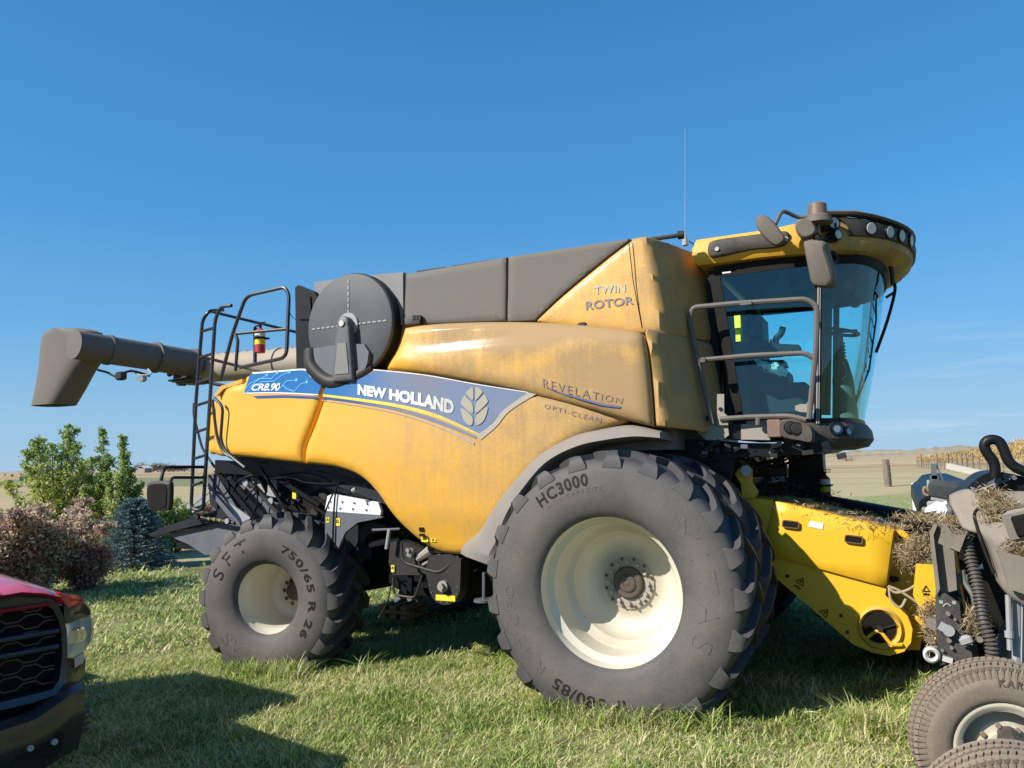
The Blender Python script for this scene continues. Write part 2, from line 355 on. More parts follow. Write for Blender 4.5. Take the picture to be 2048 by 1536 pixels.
# ================================================================ GROUND
def gz(x, y):
    s = max(-6.5, min(4., x)); z = .035*s
    return z-.02*max(0, min(1, (-5-x)/8))
def hz_noise(a, k): return sum(math.sin(a*f+p)*w for f, p, w in ((3.1*k, .4, .5), (7.3*k, 1.9, .28), (15.7*k, 4.1, .14), (31*k, .9, .08)))
def ground_mat():
    m = bpy.data.materials.new('ground'); m.use_nodes = True; n = m.node_tree.nodes; k = m.node_tree.links.new; b = n['Principled BSDF']; b.inputs['Roughness'].default_value = .95; b.inputs['Specular IOR Level'].default_value = .15
    g = n.new('ShaderNodeNewGeometry'); sp = n.new('ShaderNodeSeparateXYZ'); k(g.outputs['Position'], sp.inputs[0])
    def noise(scale, vec=(1, 1, 1), det=6, ro=.6):
        mp = n.new('ShaderNodeMapping'); mp.inputs['Scale'].default_value = vec; k(g.outputs['Position'], mp.inputs[0])
        q = n.new('ShaderNodeTexNoise'); q.inputs['Scale'].default_value = scale; q.inputs['Detail'].default_value = det; q.inputs['Roughness'].default_value = ro; k(mp.outputs[0], q.inputs['Vector']); return q.outputs[0]
    def mth(op, a, bb=0., c=None):
        q = n.new('ShaderNodeMath'); q.operation = op
        for i, v in enumerate((a, bb) if c is None else (a, bb, c)):
            if isinstance(v, (int, float)): q.inputs[i].default_value = v
            else: k(v, q.inputs[i])
        return q.outputs[0]
    def mix(f, a, bb):
        q = n.new('ShaderNodeMixRGB')
        for i, v in enumerate((f, a, bb)):
            if isinstance(v, tuple): q.inputs[i].default_value = (*v, 1)
            elif isinstance(v, (int, float)): q.inputs[i].default_value = v
            else: k(v, q.inputs[i])
        return q.outputs[0]
    def step(v, a, bb):
        q = n.new('ShaderNodeMapRange'); q.interpolation_type = 'SMOOTHSTEP'; q.inputs['From Min'].default_value = a; q.inputs['From Max'].default_value = bb; k(v, q.inputs[0]); return q.outputs[0]
    X, Y = sp.outputs[0], sp.outputs[1]
    soil = mix(noise(22, det=8), (.08, .09, .03), (.20, .18, .08))
    lawn = mix(step(noise(.5), .42, .62), soil, mix(noise(30), (.16, .20, .055), (.36, .32, .16)))
    lawn2 = mix(noise(1.2, (1, .4, 1)), (.17, .22, .07), (.36, .33, .16))
    # distance of the point beyond the lawn's far edge (a line running from the bushes to behind the post)
    s = mth('SUBTRACT', mth('MULTIPLY', mth('SUBTRACT', Y, 32), .5), mth('MULTIPLY', mth('SUBTRACT', X, 2), .87))
    s = mth('ADD', s, mth('MULTIPLY', mth('SUBTRACT', noise(.25), .5), 5))
    near = mix(step(mth('ADD', Y, mth('MULTIPLY', noise(.4), 3)), 9, 16), lawn, lawn2)
    prairie = mix(noise(.10, (.35, 1, 1), 8), (.36, .29, .15), (.50, .40, .23))
    prairie = mix(step(noise(.9, (.25, 1, 1), 8, .7), .40, .72), prairie, (.30, .27, .13))
    far1 = mix(step(noise(.012, (.35, 1, 1), 5), .42, .58), (.46, .35, .20), (.33, .22, .12))
    far1 = mix(step(noise(.03, (.2, 1, 1), 5), .5, .62), far1, (.44, .38, .24))
    far = mix(step(Y, 60, 150), prairie, far1)
    # green field far left
    q = mth('MULTIPLY', step(X, -60, -75), mth('MULTIPLY', step(Y, 60, 66), step(Y, 150, 140)))
    far = mix(mth('MULTIPLY', q, .8), far, (.15, .18, .09))
    col = mix(step(s, -1.2, 1.2), near, far)
    k(col, b.inputs['Base Color'])
    bp = n.new('ShaderNodeBump'); bp.inputs['Strength'].default_value = .6; bp.inputs['Distance'].default_value = .05; k(noise(9, det=8, ro=.7), bp.inputs['Height']); k(bp.outputs[0], b.inputs['Normal'])
    return m
def build_ground():
    rs = [0]+[.8*1.13**i for i in range(80)]; rs = [r for r in rs if r < 9000]+[12000]; A = 120; V = [(CAM[0], CAM[1], gz(CAM[0], 0))]; F = []
    for r in rs[1:]:
        for k in range(A):
            a = 2*pi*k/A; x = CAM[0]+r*sin(a); y = CAM[1]+r*cos(a)
            z = gz(x, y)
            if r > 14: z += (.25*math.sin(x*.05+1)*math.sin(y*.04))*min(1, (r-14)/30)*(1 if r < 200 else 0)
            V.append((x, y, z))
    for k in range(A): F.append((0, 1+k, 1+(k+1) % A))
    for i in range(len(rs)-2):
        for k in range(A):
            a = 1+i*A; F.append((a+k, a+A+k, a+A+(k+1) % A, a+(k+1) % A))
    mb = MB(); mb.add(V, F); tag(mb.build('ground', ground_mat()), kind='structure')
build_ground()
def az(px, r):                                                # ground point seen in column px, r metres from the camera
    d = CF+CR*(px-1024)/FPX+CU*(768-940)/FPX; d = d[:2]/np.linalg.norm(d[:2]); return CAM[0]+d[0]*r, CAM[1]+d[1]*r
def simple(name, c1, c2, scale, vec=(1, 1, 1), rough=.9):
    m = bpy.data.materials.new(name); m.use_nodes = True; n = m.node_tree.nodes; k = m.node_tree.links.new; b = n['Principled BSDF']; b.inputs['Roughness'].default_value = rough; b.inputs['Specular IOR Level'].default_value = .2
    g = n.new('ShaderNodeNewGeometry'); mp = n.new('ShaderNodeMapping'); mp.inputs['Scale'].default_value = vec; q = n.new('ShaderNodeTexNoise'); q.inputs['Scale'].default_value = scale; q.inputs['Detail'].default_value = 7; q.inputs['Roughness'].default_value = .65
    r = n.new('ShaderNodeMapRange'); r.inputs['From Min'].default_value = .35; r.inputs['From Max'].default_value = .65
    c = n.new('ShaderNodeMixRGB'); c.inputs[1].default_value = (*c1, 1); c.inputs[2].default_value = (*c2, 1)
    k(g.outputs['Position'], mp.inputs[0]); k(mp.outputs[0], q.inputs['Vector']); k(q.outputs[0], r.inputs[0]); k(r.outputs[0], c.inputs[0]); k(c.outputs[0], b.inputs['Base Color']); return m
def build_hills():
    V = []; N = 260; rows = [(900, -3), (1200, .1), (1600, .42), (2100, .8), (2600, 1.0), (3100, .7), (3600, -.2)]
    for r, h in rows:
        for k in range(N):
            px = 900+1800*k/(N-1); x, y = az(px, r); e = min(1, max(0, (px-1150)/400))
            H = 15+22*(px-1700)/350*.5+6*hz_noise(px*.012+r*.0007, 1)+4*hz_noise(px*.05+r*.01, 1)
            V.append((x, y, (H*h*r/2600+2.2*hz_noise(px*.09+r*.004, 1)*h)*e-1 if h > 0 else -3))
    F = [(i*N+k, i*N+k+1, (i+1)*N+k+1, (i+1)*N+k) for i in range(len(rows)-1) for k in range(N-1)]
    mb = MB(); mb.add(V, F); tag(mb.build('hills', simple('hill_grass', (.26, .20, .12), (.42, .35, .24), .006, (1, 1, 8))), kind='structure')
    V = []; rows = [(1500, -3), (1800, 1.), (2500, 1.), (3000, -.3)]; N = 120
    for r, h in rows:
        for k in range(N):
            px = -500+1500*k/(N-1); x, y = az(px, r); H = 3.5+3.0*hz_noise(px*.02+r*.001, 1)+7*max(0, 1-abs(px-420)/170)
            V.append((x, y, H*h if h > 0 else -3))
    F = [(i*N+k, i*N+k+1, (i+1)*N+k+1, (i+1)*N+k) for i in range(len(rows)-1) for k in range(N-1)]
    mb = MB(); mb.add(V, F); tag(mb.build('hills', simple('far_rise_grass', (.30, .26, .2), (.40, .33, .26), .01)), kind='structure')
build_hills()
# ================================================================ VEGETATION
def leafmat(name, cols, trans=.35, scale=1.3):
    """leaf colour picked per leaf from the 'rnd' attribute."""
    m = bpy.data.materials.new(name); m.use_nodes = True; n = m.node_tree.nodes; k = m.node_tree.links.new; n.clear()
    o = n.new('ShaderNodeOutputMaterial'); at = n.new('ShaderNodeAttribute'); at.attribute_name = 'rnd'
    cr = n.new('ShaderNodeValToRGB'); e = cr.color_ramp.elements
    while len(e) < len(cols): e.new(.5)
    for i, c in enumerate(cols): e[i].position = i/(len(cols)-1); e[i].color = (*c, 1)
    k(at.outputs['Fac'], cr.inputs[0])
    d = n.new('ShaderNodeBsdfPrincipled'); d.inputs['Roughness'].default_value = .55; d.inputs['Specular IOR Level'].default_value = .3; k(cr.outputs[0], d.inputs['Base Color'])
    t = n.new('ShaderNodeBsdfTranslucent'); k(cr.outputs[0], t.inputs[0])
    mx = n.new('ShaderNodeMixShader'); mx.inputs[0].default_value = trans; k(d.outputs[0], mx.inputs[1]); k(t.outputs[0], mx.inputs[2]); k(mx.outputs[0], o.inputs[0]); return m
def mesh_rnd(name, V, F, R_, mat, parent=None, link_=True):
    me = bpy.data.meshes.new(name); V = np.asarray(V, np.float32); k = len(F[0]); Fa = np.asarray(F, np.int32)
    me.vertices.add(len(V)); me.vertices.foreach_set('co', V.ravel()); me.loops.add(Fa.size); me.loops.foreach_set('vertex_index', Fa.ravel())
    me.polygons.add(len(Fa)); me.polygons.foreach_set('loop_start', np.arange(0, Fa.size, k, dtype=np.int32)); me.update(calc_edges=True)
    at = me.attributes.new('rnd', 'FLOAT', 'POINT'); at.data.foreach_set('value', np.asarray(R_, np.float32)); me.materials.append(mat)
    o = bpy.data.objects.new(name, me)
    if link_: link(o, parent)
    return o
def leaves(centers, size, colorv, aspect=.5, up=.3):
    """diamond-shaped leaves at given centres; returns V, F, R."""
    n = len(centers); C = np.asarray(centers); d = rng.normal(size=(n, 3)); d[:, 2] += up; d /= np.linalg.norm(d, axis=1)[:, None]
    e = rng.normal(size=(n, 3)); e -= (e*d).sum(1)[:, None]*d; e /= np.linalg.norm(e, axis=1)[:, None]
    s = size*(.6+.8*rng.random(n))[:, None]; nn = np.cross(d, e)
    V = np.stack([C-d*s*.5, C+e*s*aspect*.5+nn*s*.08, C+d*s*.5, C-e*s*aspect*.5+nn*s*.08], 1).reshape(-1, 3)
    F = np.arange(n*4).reshape(-1, 4); return V, F, np.repeat(colorv, 4)
BARK = simple('bark', (.06, .045, .035), (.16, .13, .10), 12)
def bush(name, px, dist, height, width, mat, label, cat, stems=9, n_leaf=9000, lsize=.05, colf=None, lean=None, group=None, spread=.5, shape=None, zbase=None, clump=.16):
    x, y = az(px, dist); z = gz(x, y)-.03; t = thing(name, (x, y, z), label, cat, group)
    tr = MB(); cs = []; tips = []
    for s in range(stems):
        a = 2*pi*s/stems+random.random(); w0 = random.uniform(.05, 1); w = width/2*w0; top = height*(1.03-.42*w0**1.3)*random.uniform(.9, 1.0)
        if shape: top, w, a = shape(s, stems)
        b = Vector((x+.08*cos(a), y+.08*sin(a), z)); e = Vector((x+w*cos(a), y+w*sin(a), z+top)); m_ = (b+e)/2+Vector((random.uniform(-.1, .1), random.uniform(-.1, .1), top*.12))
        pts = sp3([b, m_, e], 8); tr.tube(pts, [.022*(1-i/len(pts))+.004 for i in range(len(pts))], 5)
        tips.append(pts)
        for i, p in enumerate(pts[2:]):
            fr = (i+2)/len(pts)
            for _ in range(3):                                  # side twigs
                a2 = random.random()*2*pi; ln = min(width, 1.4)*.20*(1.2-fr)*random.uniform(.5, 1.3)+.05; q = p+Vector((cos(a2)*ln, sin(a2)*ln, ln*random.uniform(.1, .9)))
                tr.tube([p, q], [.006, .002], 4, False)
                k = max(1, int(n_leaf/(stems*len(pts)*3)))
                for _j in range(k):
                    f = random.random()**.7; c = p.lerp(q, f); sd = clump*(.35+.6*(1-fr))
                    cs.append((c.x+random.gauss(0, sd*.6), c.y+random.gauss(0, sd*.6), max(z+.03, c.z+random.gauss(0, sd*.55))))
    C = np.array(cs); hh = np.clip((C[:, 2]-z)/height, 0, 1); r = colf(C, hh) if colf else rng.random(len(C))
    V, F, R_ = leaves(C, lsize, np.clip(r, 0, 1)); tr.build('stem', BARK, t); mesh_rnd('foliage', V, F, R_, mat, t); return t
GREENM = leafmat('ash_leaves', [(.11, .19, .05), (.27, .40, .11), (.50, .57, .20), (.74, .62, .12)], .5)
REDM = leafmat('dogwood_leaves', [(.20, .17, .08), (.42, .18, .15), (.62, .42, .33), (.80, .68, .54), (.55, .56, .26)], .45)
def yel(low, k=.55): return lambda C, h: np.where(rng.random(len(C)) < np.exp(-((h-low)/.22)**2)*k, .75+.25*rng.random(len(C)), rng.random(len(C))*.72)
bush('leafy_tree', 112, 21.0, 3.3, 2.4, GREENM, 'tallest leafy green tree behind the red shrub with yellowing middle leaves', 'tree', stems=15, n_leaf=19000, lsize=.07, colf=yel(.45, .5), clump=.13, group='young trees behind the shrubs')
bush('leafy_tree', 202, 20.5, 3.05, .75, GREENM, 'narrow leafy tree with a slim pointed top between two others', 'tree', stems=5, n_leaf=9000, lsize=.065, colf=yel(.2, .7), clump=.12, group='young trees behind the shrubs')
bush('leafy_tree', 244, 20.0, 3.0, .75, GREENM, 'leafy upright tree directly behind the blue spruce', 'tree', stems=5, n_leaf=10000, lsize=.065, colf=yel(.3, .4), clump=.12, group='young trees behind the shrubs')
bush('leafy_bush', -10, 17.5, 1.35, 1.0, GREENM, 'small yellowish bush cut by the left edge of the photo', 'bush', stems=8, n_leaf=4000, lsize=.06, colf=yel(.5, .6))
bush('red_shrub', 62, 15.4, 1.55, 2.6, REDM, 'wide reddish brown shrub beside the red truck', 'shrub', stems=26, n_leaf=30000, lsize=.065, clump=.13, shape=lambda s, n: (random.uniform(.70, 1.0)*1.55, 1.3*random.random()**.5, random.random()*2*pi))
bush('red_shrub', -50, 14.6, 1.30, 1.8, REDM, 'dark red shrub cut off by the left edge behind the truck bonnet', 'shrub', stems=16, n_leaf=12000, lsize=.055, clump=.12, shape=lambda s, n: (random.uniform(.7, 1.0)*1.5, .9*random.random()**.5, random.random()*2*pi))
bush('red_shrub', 180, 15.8, .8, 1.1, REDM, 'low brown end of the shrub row beside the blue spruce', 'shrub', stems=12, n_leaf=9000, lsize=.055, clump=.10, colf=lambda C, h: rng.random(len(C))*.6)
bush('low_shrub', 350, 21.5, 1.3, 1.5, GREENM, 'low mixed green shrub seen under the rear view mirror', 'shrub', stems=12, n_leaf=8000, lsize=.06, colf=yel(.3, .5))
bush('low_shrub', 405, 22.2, 1.2, 1.3, REDM, 'brownish shrub seen through the rear ladder', 'shrub', stems=10, n_leaf=6000, lsize=.055)
def spruce(px, dist, H, Wd):
    x, y = az(px, dist); z = gz(x, y); t = thing('blue_spruce', (x, y, z), 'small blue spruce with drooping dense branches beside the mirror', 'spruce')
    tr = MB(); tr.tube([(x, y, z), (x, y, z+H)], [.05, .008], 6); cs = []; ds = []
    for i in range(420):
        h = .03+.95*(i/420)**1.0; a = i*2.4+random.random()*.5; R_ = Wd/2*(1-h)**.62*random.uniform(.78, 1.08)+.05
        b = Vector((x, y, z+H*h)); e = b+Vector((cos(a)*R_, sin(a)*R_, R_*.30*(h*1.6-.35)+.02)); tr.tube([b, e], [.008, .003], 4, False)
        for j in range(70):
            f = .25+.75*random.random()**.6; sw = (random.random()-.5)*.34*R_*(1.2-f); c = b.lerp(e, f)+Vector((-sin(a)*sw, cos(a)*sw, -abs(sw)*.25)); dr = (e-b).normalized()
            cs.append(c); ds.append(dr*.8+Vector((-sin(a)*np.sign(sw)*.55, cos(a)*np.sign(sw)*.55, .25))+Vector(rng.normal(size=3)*.25))
    C = np.array(cs); D = np.array([d.normalized() for d in ds]); n = len(C); e = rng.normal(size=(n, 3)); e -= (e*D).sum(1)[:, None]*D; e /= np.linalg.norm(e, axis=1)[:, None]
    s = .075; V = np.stack([C-e*.009, C+D*s, C+e*.009], 1).reshape(-1, 3); F = np.arange(n*3).reshape(-1, 3)
    tr.build('trunk', BARK, t); mesh_rnd('foliage', V, F, np.repeat(rng.random(n), 3), leafmat('spruce_needles', [(.05, .09, .10), (.20, .30, .31), (.42, .53, .53)], .1), t)
spruce(274, 18.6, 1.42, 1.62)
# ================================================================ GRASS
def grass_clump(name, n, rad, h, wdt, seed, dry):
    r = np.random.default_rng(seed); V = []; F = []; R_ = []
    for i in range(n):
        a = r.random()*2*pi; rr = rad*math.sqrt(r.random()); bx, by = rr*cos(a), rr*sin(a); hh = h*r.uniform(.45, 1.2); d = r.random()*2*pi; ln = hh*r.uniform(.3, 1.5)
        w = wdt*r.uniform(.7, 1.2); px_, py_ = -sin(d)*w, cos(d)*w; base = len(V); c = (r.random()*.6 if r.random() > dry else .62+.38*r.random())
        for t in (0, .4, .75):
            X = bx+cos(d)*ln*t*t; Y = by+sin(d)*ln*t*t; Z = hh*t*(1-.25*t); k = 1-t*.55
            V += [(X-px_*k, Y-py_*k, Z), (X+px_*k, Y+py_*k, Z)]
        V.append((bx+cos(d)*ln, by+sin(d)*ln, hh*.78)); b = base
        F += [(b, b+1, b+3), (b, b+3, b+2), (b+2, b+3, b+5), (b+2, b+5, b+4), (b+4, b+5, b+6)]; R_ += [c]*7
    return V, F, R_
def grass_mat():
    m = bpy.data.materials.new('grass_blades'); m.use_nodes = True; n = m.node_tree.nodes; k = m.node_tree.links.new; n.clear()
    o = n.new('ShaderNodeOutputMaterial'); at = n.new('ShaderNodeAttribute'); at.attribute_name = 'rnd'
    g = n.new('ShaderNodeNewGeometry'); nz_ = n.new('ShaderNodeTexNoise'); nz_.inputs['Scale'].default_value = .9; nz_.inputs['Detail'].default_value = 5; k(g.outputs['Position'], nz_.inputs['Vector'])
    ad = n.new('ShaderNodeMath'); ad.operation = 'MULTIPLY_ADD'; ad.inputs[1].default_value = 1.5; ad.inputs[2].default_value = -.75; k(nz_.outputs[0], ad.inputs[0])
    s_ = n.new('ShaderNodeMath'); s_.operation = 'ADD'; k(ad.outputs[0], s_.inputs[0]); k(at.outputs['Fac'], s_.inputs[1])
    cr = n.new('ShaderNodeValToRGB'); e = cr.color_ramp.elements; cols = [(.12, .21, .035), (.29, .40, .085), (.52, .58, .18), (.68, .60, .30), (.80, .70, .45)]; pos = [0, .30, .58, .82, 1]
    while len(e) < 5: e.new(.5)
    for i, c in enumerate(cols): e[i].position = pos[i]; e[i].color = (*c, 1)
    k(s_.outputs[0], cr.inputs[0])
    d = n.new('ShaderNodeBsdfPrincipled'); d.inputs['Roughness'].default_value = .5; d.inputs['Specular IOR Level'].default_value = .35; k(cr.outputs[0], d.inputs['Base Color'])
    t = n.new('ShaderNodeBsdfTranslucent'); k(cr.outputs[0], t.inputs[0]); mx_ = n.new('ShaderNodeMixShader'); mx_.inputs[0].default_value = .4
    k(d.outputs[0], mx_.inputs[1]); k(t.outputs[0], mx_.inputs[2]); k(mx_.outputs[0], o.inputs[0]); return m
GRM = grass_mat()
def grass_stuff(name, pts, variants, smin, smax, label=None):
    """points mesh + geometry nodes: instance the clumps on the points."""
    vc = bpy.data.collections.new(name+'_clumps')
    for i, (V, F, R_) in enumerate(variants):
        vc.objects.link(mesh_rnd('%s_clump' % name, V, F, R_, GRM, link_=False))
    me = bpy.data.meshes.new(name); P = np.array(pts, np.float32); me.vertices.add(len(P)); me.vertices.foreach_set('co', P.ravel()); me.materials.append(GRM)
    o = bpy.data.objects.new(name, me); COL.objects.link(o); tag(o, kind='stuff')
    ng = bpy.data.node_groups.new(name, 'GeometryNodeTree'); ng.interface.new_socket('Geometry', in_out='INPUT', socket_type='NodeSocketGeometry'); ng.interface.new_socket('Geometry', in_out='OUTPUT', socket_type='NodeSocketGeometry')
    n = ng.nodes; k = ng.links.new; gi = n.new('NodeGroupInput'); go = n.new('NodeGroupOutput'); ci = n.new('GeometryNodeCollectionInfo'); ci.inputs['Collection'].default_value = vc; ci.inputs['Separate Children'].default_value = True; ci.inputs['Reset Children'].default_value = True
    ip = n.new('GeometryNodeInstanceOnPoints'); ip.inputs['Pick Instance'].default_value = True
    r1 = n.new('FunctionNodeRandomValue'); r1.data_type = 'INT'; r1.inputs['Min'].default_value = 0; r1.inputs['Max'].default_value = len(variants)-1
    r2 = n.new('FunctionNodeRandomValue'); r2.data_type = 'FLOAT_VECTOR'; r2.inputs['Min'].default_value = (-.12, -.12, 0); r2.inputs['Max'].default_value = (.12, .12, 6.283)
    r3 = n.new('FunctionNodeRandomValue'); r3.data_type = 'FLOAT'; r3.inputs[2].default_value = smin; r3.inputs[3].default_value = smax
    k(gi.outputs[0], ip.inputs['Points']); k(ci.outputs[0], ip.inputs['Instance']); k([q for q in r1.outputs if q.enabled][0], ip.inputs['Instance Index'])
    k([q for q in r2.outputs if q.enabled][0], ip.inputs['Rotation']); k([q for q in r3.outputs if q.enabled][0], ip.inputs['Scale']); k(ip.outputs[0], go.inputs[0])
    md = o.modifiers.new('scatter', 'NODES'); md.node_group = ng
    return o
def gpoints(r0, r1, dens, a0=-64, a1=12):
    pts = []; A = (a1-a0)*pi/180; n = int(dens*A*(r1*r1-r0*r0)/2)
    for i in range(n):
        r = math.sqrt(random.uniform(r0*r0, r1*r1)); a = RAD(random.uniform(a0, a1)); x = CAM[0]+r*sin(a); y = CAM[1]+r*cos(a)
        if y > 30+1.73*(x-2)+random.gauss(0, 1.2) : continue
        pts.append((x, y, gz(x, y)-.01))
    return pts
va = [grass_clump('a', 105, .19, .060, .0040, 10+i, .20+.10*i) for i in range(4)]
grass_stuff('grass', gpoints(2.0, 9.5, 56, -72, 20), va, .75, 1.3)
vb = [grass_clump('b', 50, .30, .075, .0085, 30+i, .25+.10*i) for i in range(3)]
grass_stuff('grass', gpoints(9.5, 17, 15), vb, .8, 1.35)
vcx = [grass_clump('c', 36, .42, .10, .016, 40+i, .4) for i in range(3)]
grass_stuff('grass', gpoints(17, 38, 5, -62, 8), vcx, .8, 1.5)
# loose dry stalks lying on the lawn
bits = []
for i in range(1500):
    r = math.sqrt(random.uniform(9, 150)); a = RAD(random.uniform(-64, 14)); x = CAM[0]+r*sin(a); y = CAM[1]+r*cos(a); bits.append((x, y, gz(x, y)+random.uniform(.02, .055)))
V_, F2_, R2_ = leaves(bits, .09, rng.random(len(bits)), .06, 0); V_[:, 2] = np.clip(V_[:, 2], -.3, 9)
tag(mesh_rnd('dry_stalks', V_, F2_, R2_, leafmat('dry_stalks', [(.40, .31, .17), (.62, .50, .30), (.75, .66, .45)], .1)), kind='stuff')
# longer tufts round the wheels and the header
tall = [grass_clump('t', 34, .10, .20, .0045, 60+i, .3) for i in range(3)]
tp = []
for cx_, cy_, rx_, n_ in ((0, -.02, .85, 44), (-3.65, .36, .6, 34), (1.75, -1.0, .5, 46), (2.1, .2, .6, 40)):
    for i in range(n_):
        x = cx_+random.uniform(-rx_, rx_); y = cy_+random.uniform(-.16, .10)-(0 if abs(x-cx_) > .3 else .05); tp.append((x, y, gz(x, y)))
for i in range(60):
    r = random.uniform(3.5, 9); a = RAD(random.uniform(-55, 12)); x = CAM[0]+r*sin(a); y = CAM[1]+r*cos(a); tp.append((x, y, gz(x, y)))
grass_stuff('tall_grass', tp, tall, .6, 1.1)
# ================================================================ FAR THINGS
POSTW = simple('weathered_post', (.10, .075, .06), (.30, .24, .20), 9, (6, 6, .6))
def wire_fence():
    p0 = U(1777, 982, z=.05); t = thing('wire_fence', p0, 'barbed wire fence on a thick weathered wooden post behind the feeder', 'fence')
    dr = Vector((.94, -.34, 0)); ps = [p0-dr*13, p0, p0+dr*14]
    for i, p in enumerate(ps):
        m = MB(); rings = []; h = 1.55
        for zz in (-.2, .1, .5, .9, 1.25, h): rings.append([p+Vector((.17*cos(a)*(1+.12*sin(a*3+zz*2))-.05*zz/h, .17*sin(a), zz)) for a in [2*pi*k/12 for k in range(12)]])
        m.loft(rings, True, True); m.build('post', POSTW, t)
    for zz in (.35, .65, .95, 1.3):
        m = MB(); pts = []
        for a, b in zip(ps[:-1], ps[1:]):
            for k in range(10):
                f = k/10; pts.append(a.lerp(b, f)+Vector((0, -.16, zz-.10*4*f*(1-f)*.5)))
        m.tube(pts, .009, 4); m.build('wire', MGREY, t)
wire_fence()
def far_fence():
    a = Vector((*az(1835, 128), 0)); b = Vector((*az(2075, 52), 0)); t = thing('wire_fence', a, 'long distant fence of thin stakes before the golden corn', 'fence')
    n = 24
    for i in range(n):
        f = (i/(n-1)); f = f/(f+(1-f)*2.4)*1.0; p = a.lerp(b, i/(n-1)); p.z = gz(p.x, p.y)-.2; h = random.choice((1.2, 1.25, 1.3, 1.7)); m = MB(); r = .035 if h < 1.5 else .07
        m.tube([p, p+Vector((random.uniform(-.05, .05), 0, h+.2))], r*1.3, 6); m.build('post', POSTW, t)
    for zz in (.5, 1.0):
        m = MB(); m.tube([a+Vector((0, 0, zz)), b+Vector((0, 0, zz+.1))], .012, 4); m.build('wire', MGREY, t)
far_fence()
def corn():
    cs = []; R_ = []
    for i in range(9000):
        f = random.random(); px = 1835+(2140-1835)*f; d = (150-(150-72)*f)+random.uniform(2, 45)
        x, y = az(px, d); h = 1.1+1.15*min(1, f*1.5); z = .2+1.1*f
        cs.append((x, y, z+random.random()*h))
    C = np.array(cs); V, F, R_ = leaves(C, .55, rng.random(len(C)), .16, 1.6)
    o = mesh_rnd('corn_field', V, F, R_, leafmat('ripe_corn', [(.30, .19, .07), (.52, .36, .14), (.62, .48, .22)], .2)); tag(o, kind='stuff')
corn()
def far_bush(px, py, s):
    p = U(px, py, z=0); cs = p+Vector((0, 0, 0)); C = np.array([[p.x, p.y, p.z+s*.3]])+rng.normal(size=(500, 3))*[s*.5, s*.5, s*.25]; C[:, 2] = np.abs(C[:, 2])
    V, F, R_ = leaves(C, s*.22, rng.random(500)); tag(mesh_rnd('sage_bush', V, F, R_, REDM), 'small dark bush alone on the dry prairie', 'bush')
far_bush(1696, 921, 2.2)
def bales():
    for px, py, lb in ((10, 951, 'leftmost round hay bale on the horizon'), (24, 953, 'round hay bale farther back on the green field edge'), (45, 961, 'nearest round hay bale on the green field')):
        p = U(px, py, z=-.25); r = .9 if py < 955 else .8; m = MB(); d = Vector((.5, .86, 0)); c = p+Vector((0, 0, r)); m.tube([c-d*.8, c-d*.78, c+d*.78, c+d*.8], [r*.93, r, r, r*.93], 20)
        tag(m.build('hay_bale', simple('straw_bale', (.40, .30, .15), (.60, .48, .28), 6)), lb, 'hay bale', 'hay bales in the far left field')
bales()
def treeline():
    TM = leafmat('far_tree_leaves', [(.16, .14, .13), (.25, .21, .19), (.34, .29, .25)], .1); grp = 'distant farmstead trees'
    for i, (px, h, w) in enumerate([(276, 7, 8), (284, 8, 8), (299, 6, 9), (307, 7, 8), (316, 8, 10), (326, 7, 9), (336, 6, 10), (345, 6, 9), (356, 5, 9), (368, 4.5, 9)]):
        x, y = az(px, 760); t = thing('distant_tree', (x, y, -.2), 'grey distant tree in the farmstead row on the horizon', 'tree', grp)
        m = MB(); m.tube([(x, y, -1), (x, y, h*.7)], [.3, .1], 5); m.build('trunk', BARK, t)
        C = np.array([[x, y, h*.55]])+rng.normal(size=(380, 3))*[w*.27, w*.27, h*.22]; C[:, 2] = np.abs(C[:, 2]); V, F, R_ = leaves(C, 1.2, rng.random(380)); mesh_rnd('crown', V, F, R_, TM, t)
    x, y = az(289, 700); t = thing('farm_shed', (x, y, -.2), 'tiny red-brown shed with a pale roof among the distant trees', 'shed')
    m = MB(); m.box((x, y, 1.6), (9, 7, 3.6)); m.build('wall', simple('shed_red', (.26, .20, .19), (.32, .26, .24), 2), t)
    m = MB(); m.prism([(x-5, 3.3), (x, 5.2), (x+5, 3.3), (x+5, 3.5), (x, 5.45), (x-5, 3.5)], y-3.8, y+3.8); m.build('roof', simple('shed_roof', (.5, .48, .47), (.6, .58, .56), 2), t)
treeline()
# ================================================================ COMBINE HARVESTER
YC = 2.30                                                     # centre plane of the machine
CB = thing('combine_harvester', (0, YC, 0), 'large yellow combine harvester with blue stripe, grey tank sides and a huge cream-rimmed front tyre', 'combine harvester')
def part(mb, name, mat, parent=None, **k): return mb.build(name, mat, parent or CB, **k)
def ss(x, a, b):
    t = min(1, max(0, (x-a)/(b-a))); return t*t*(3-2*t)
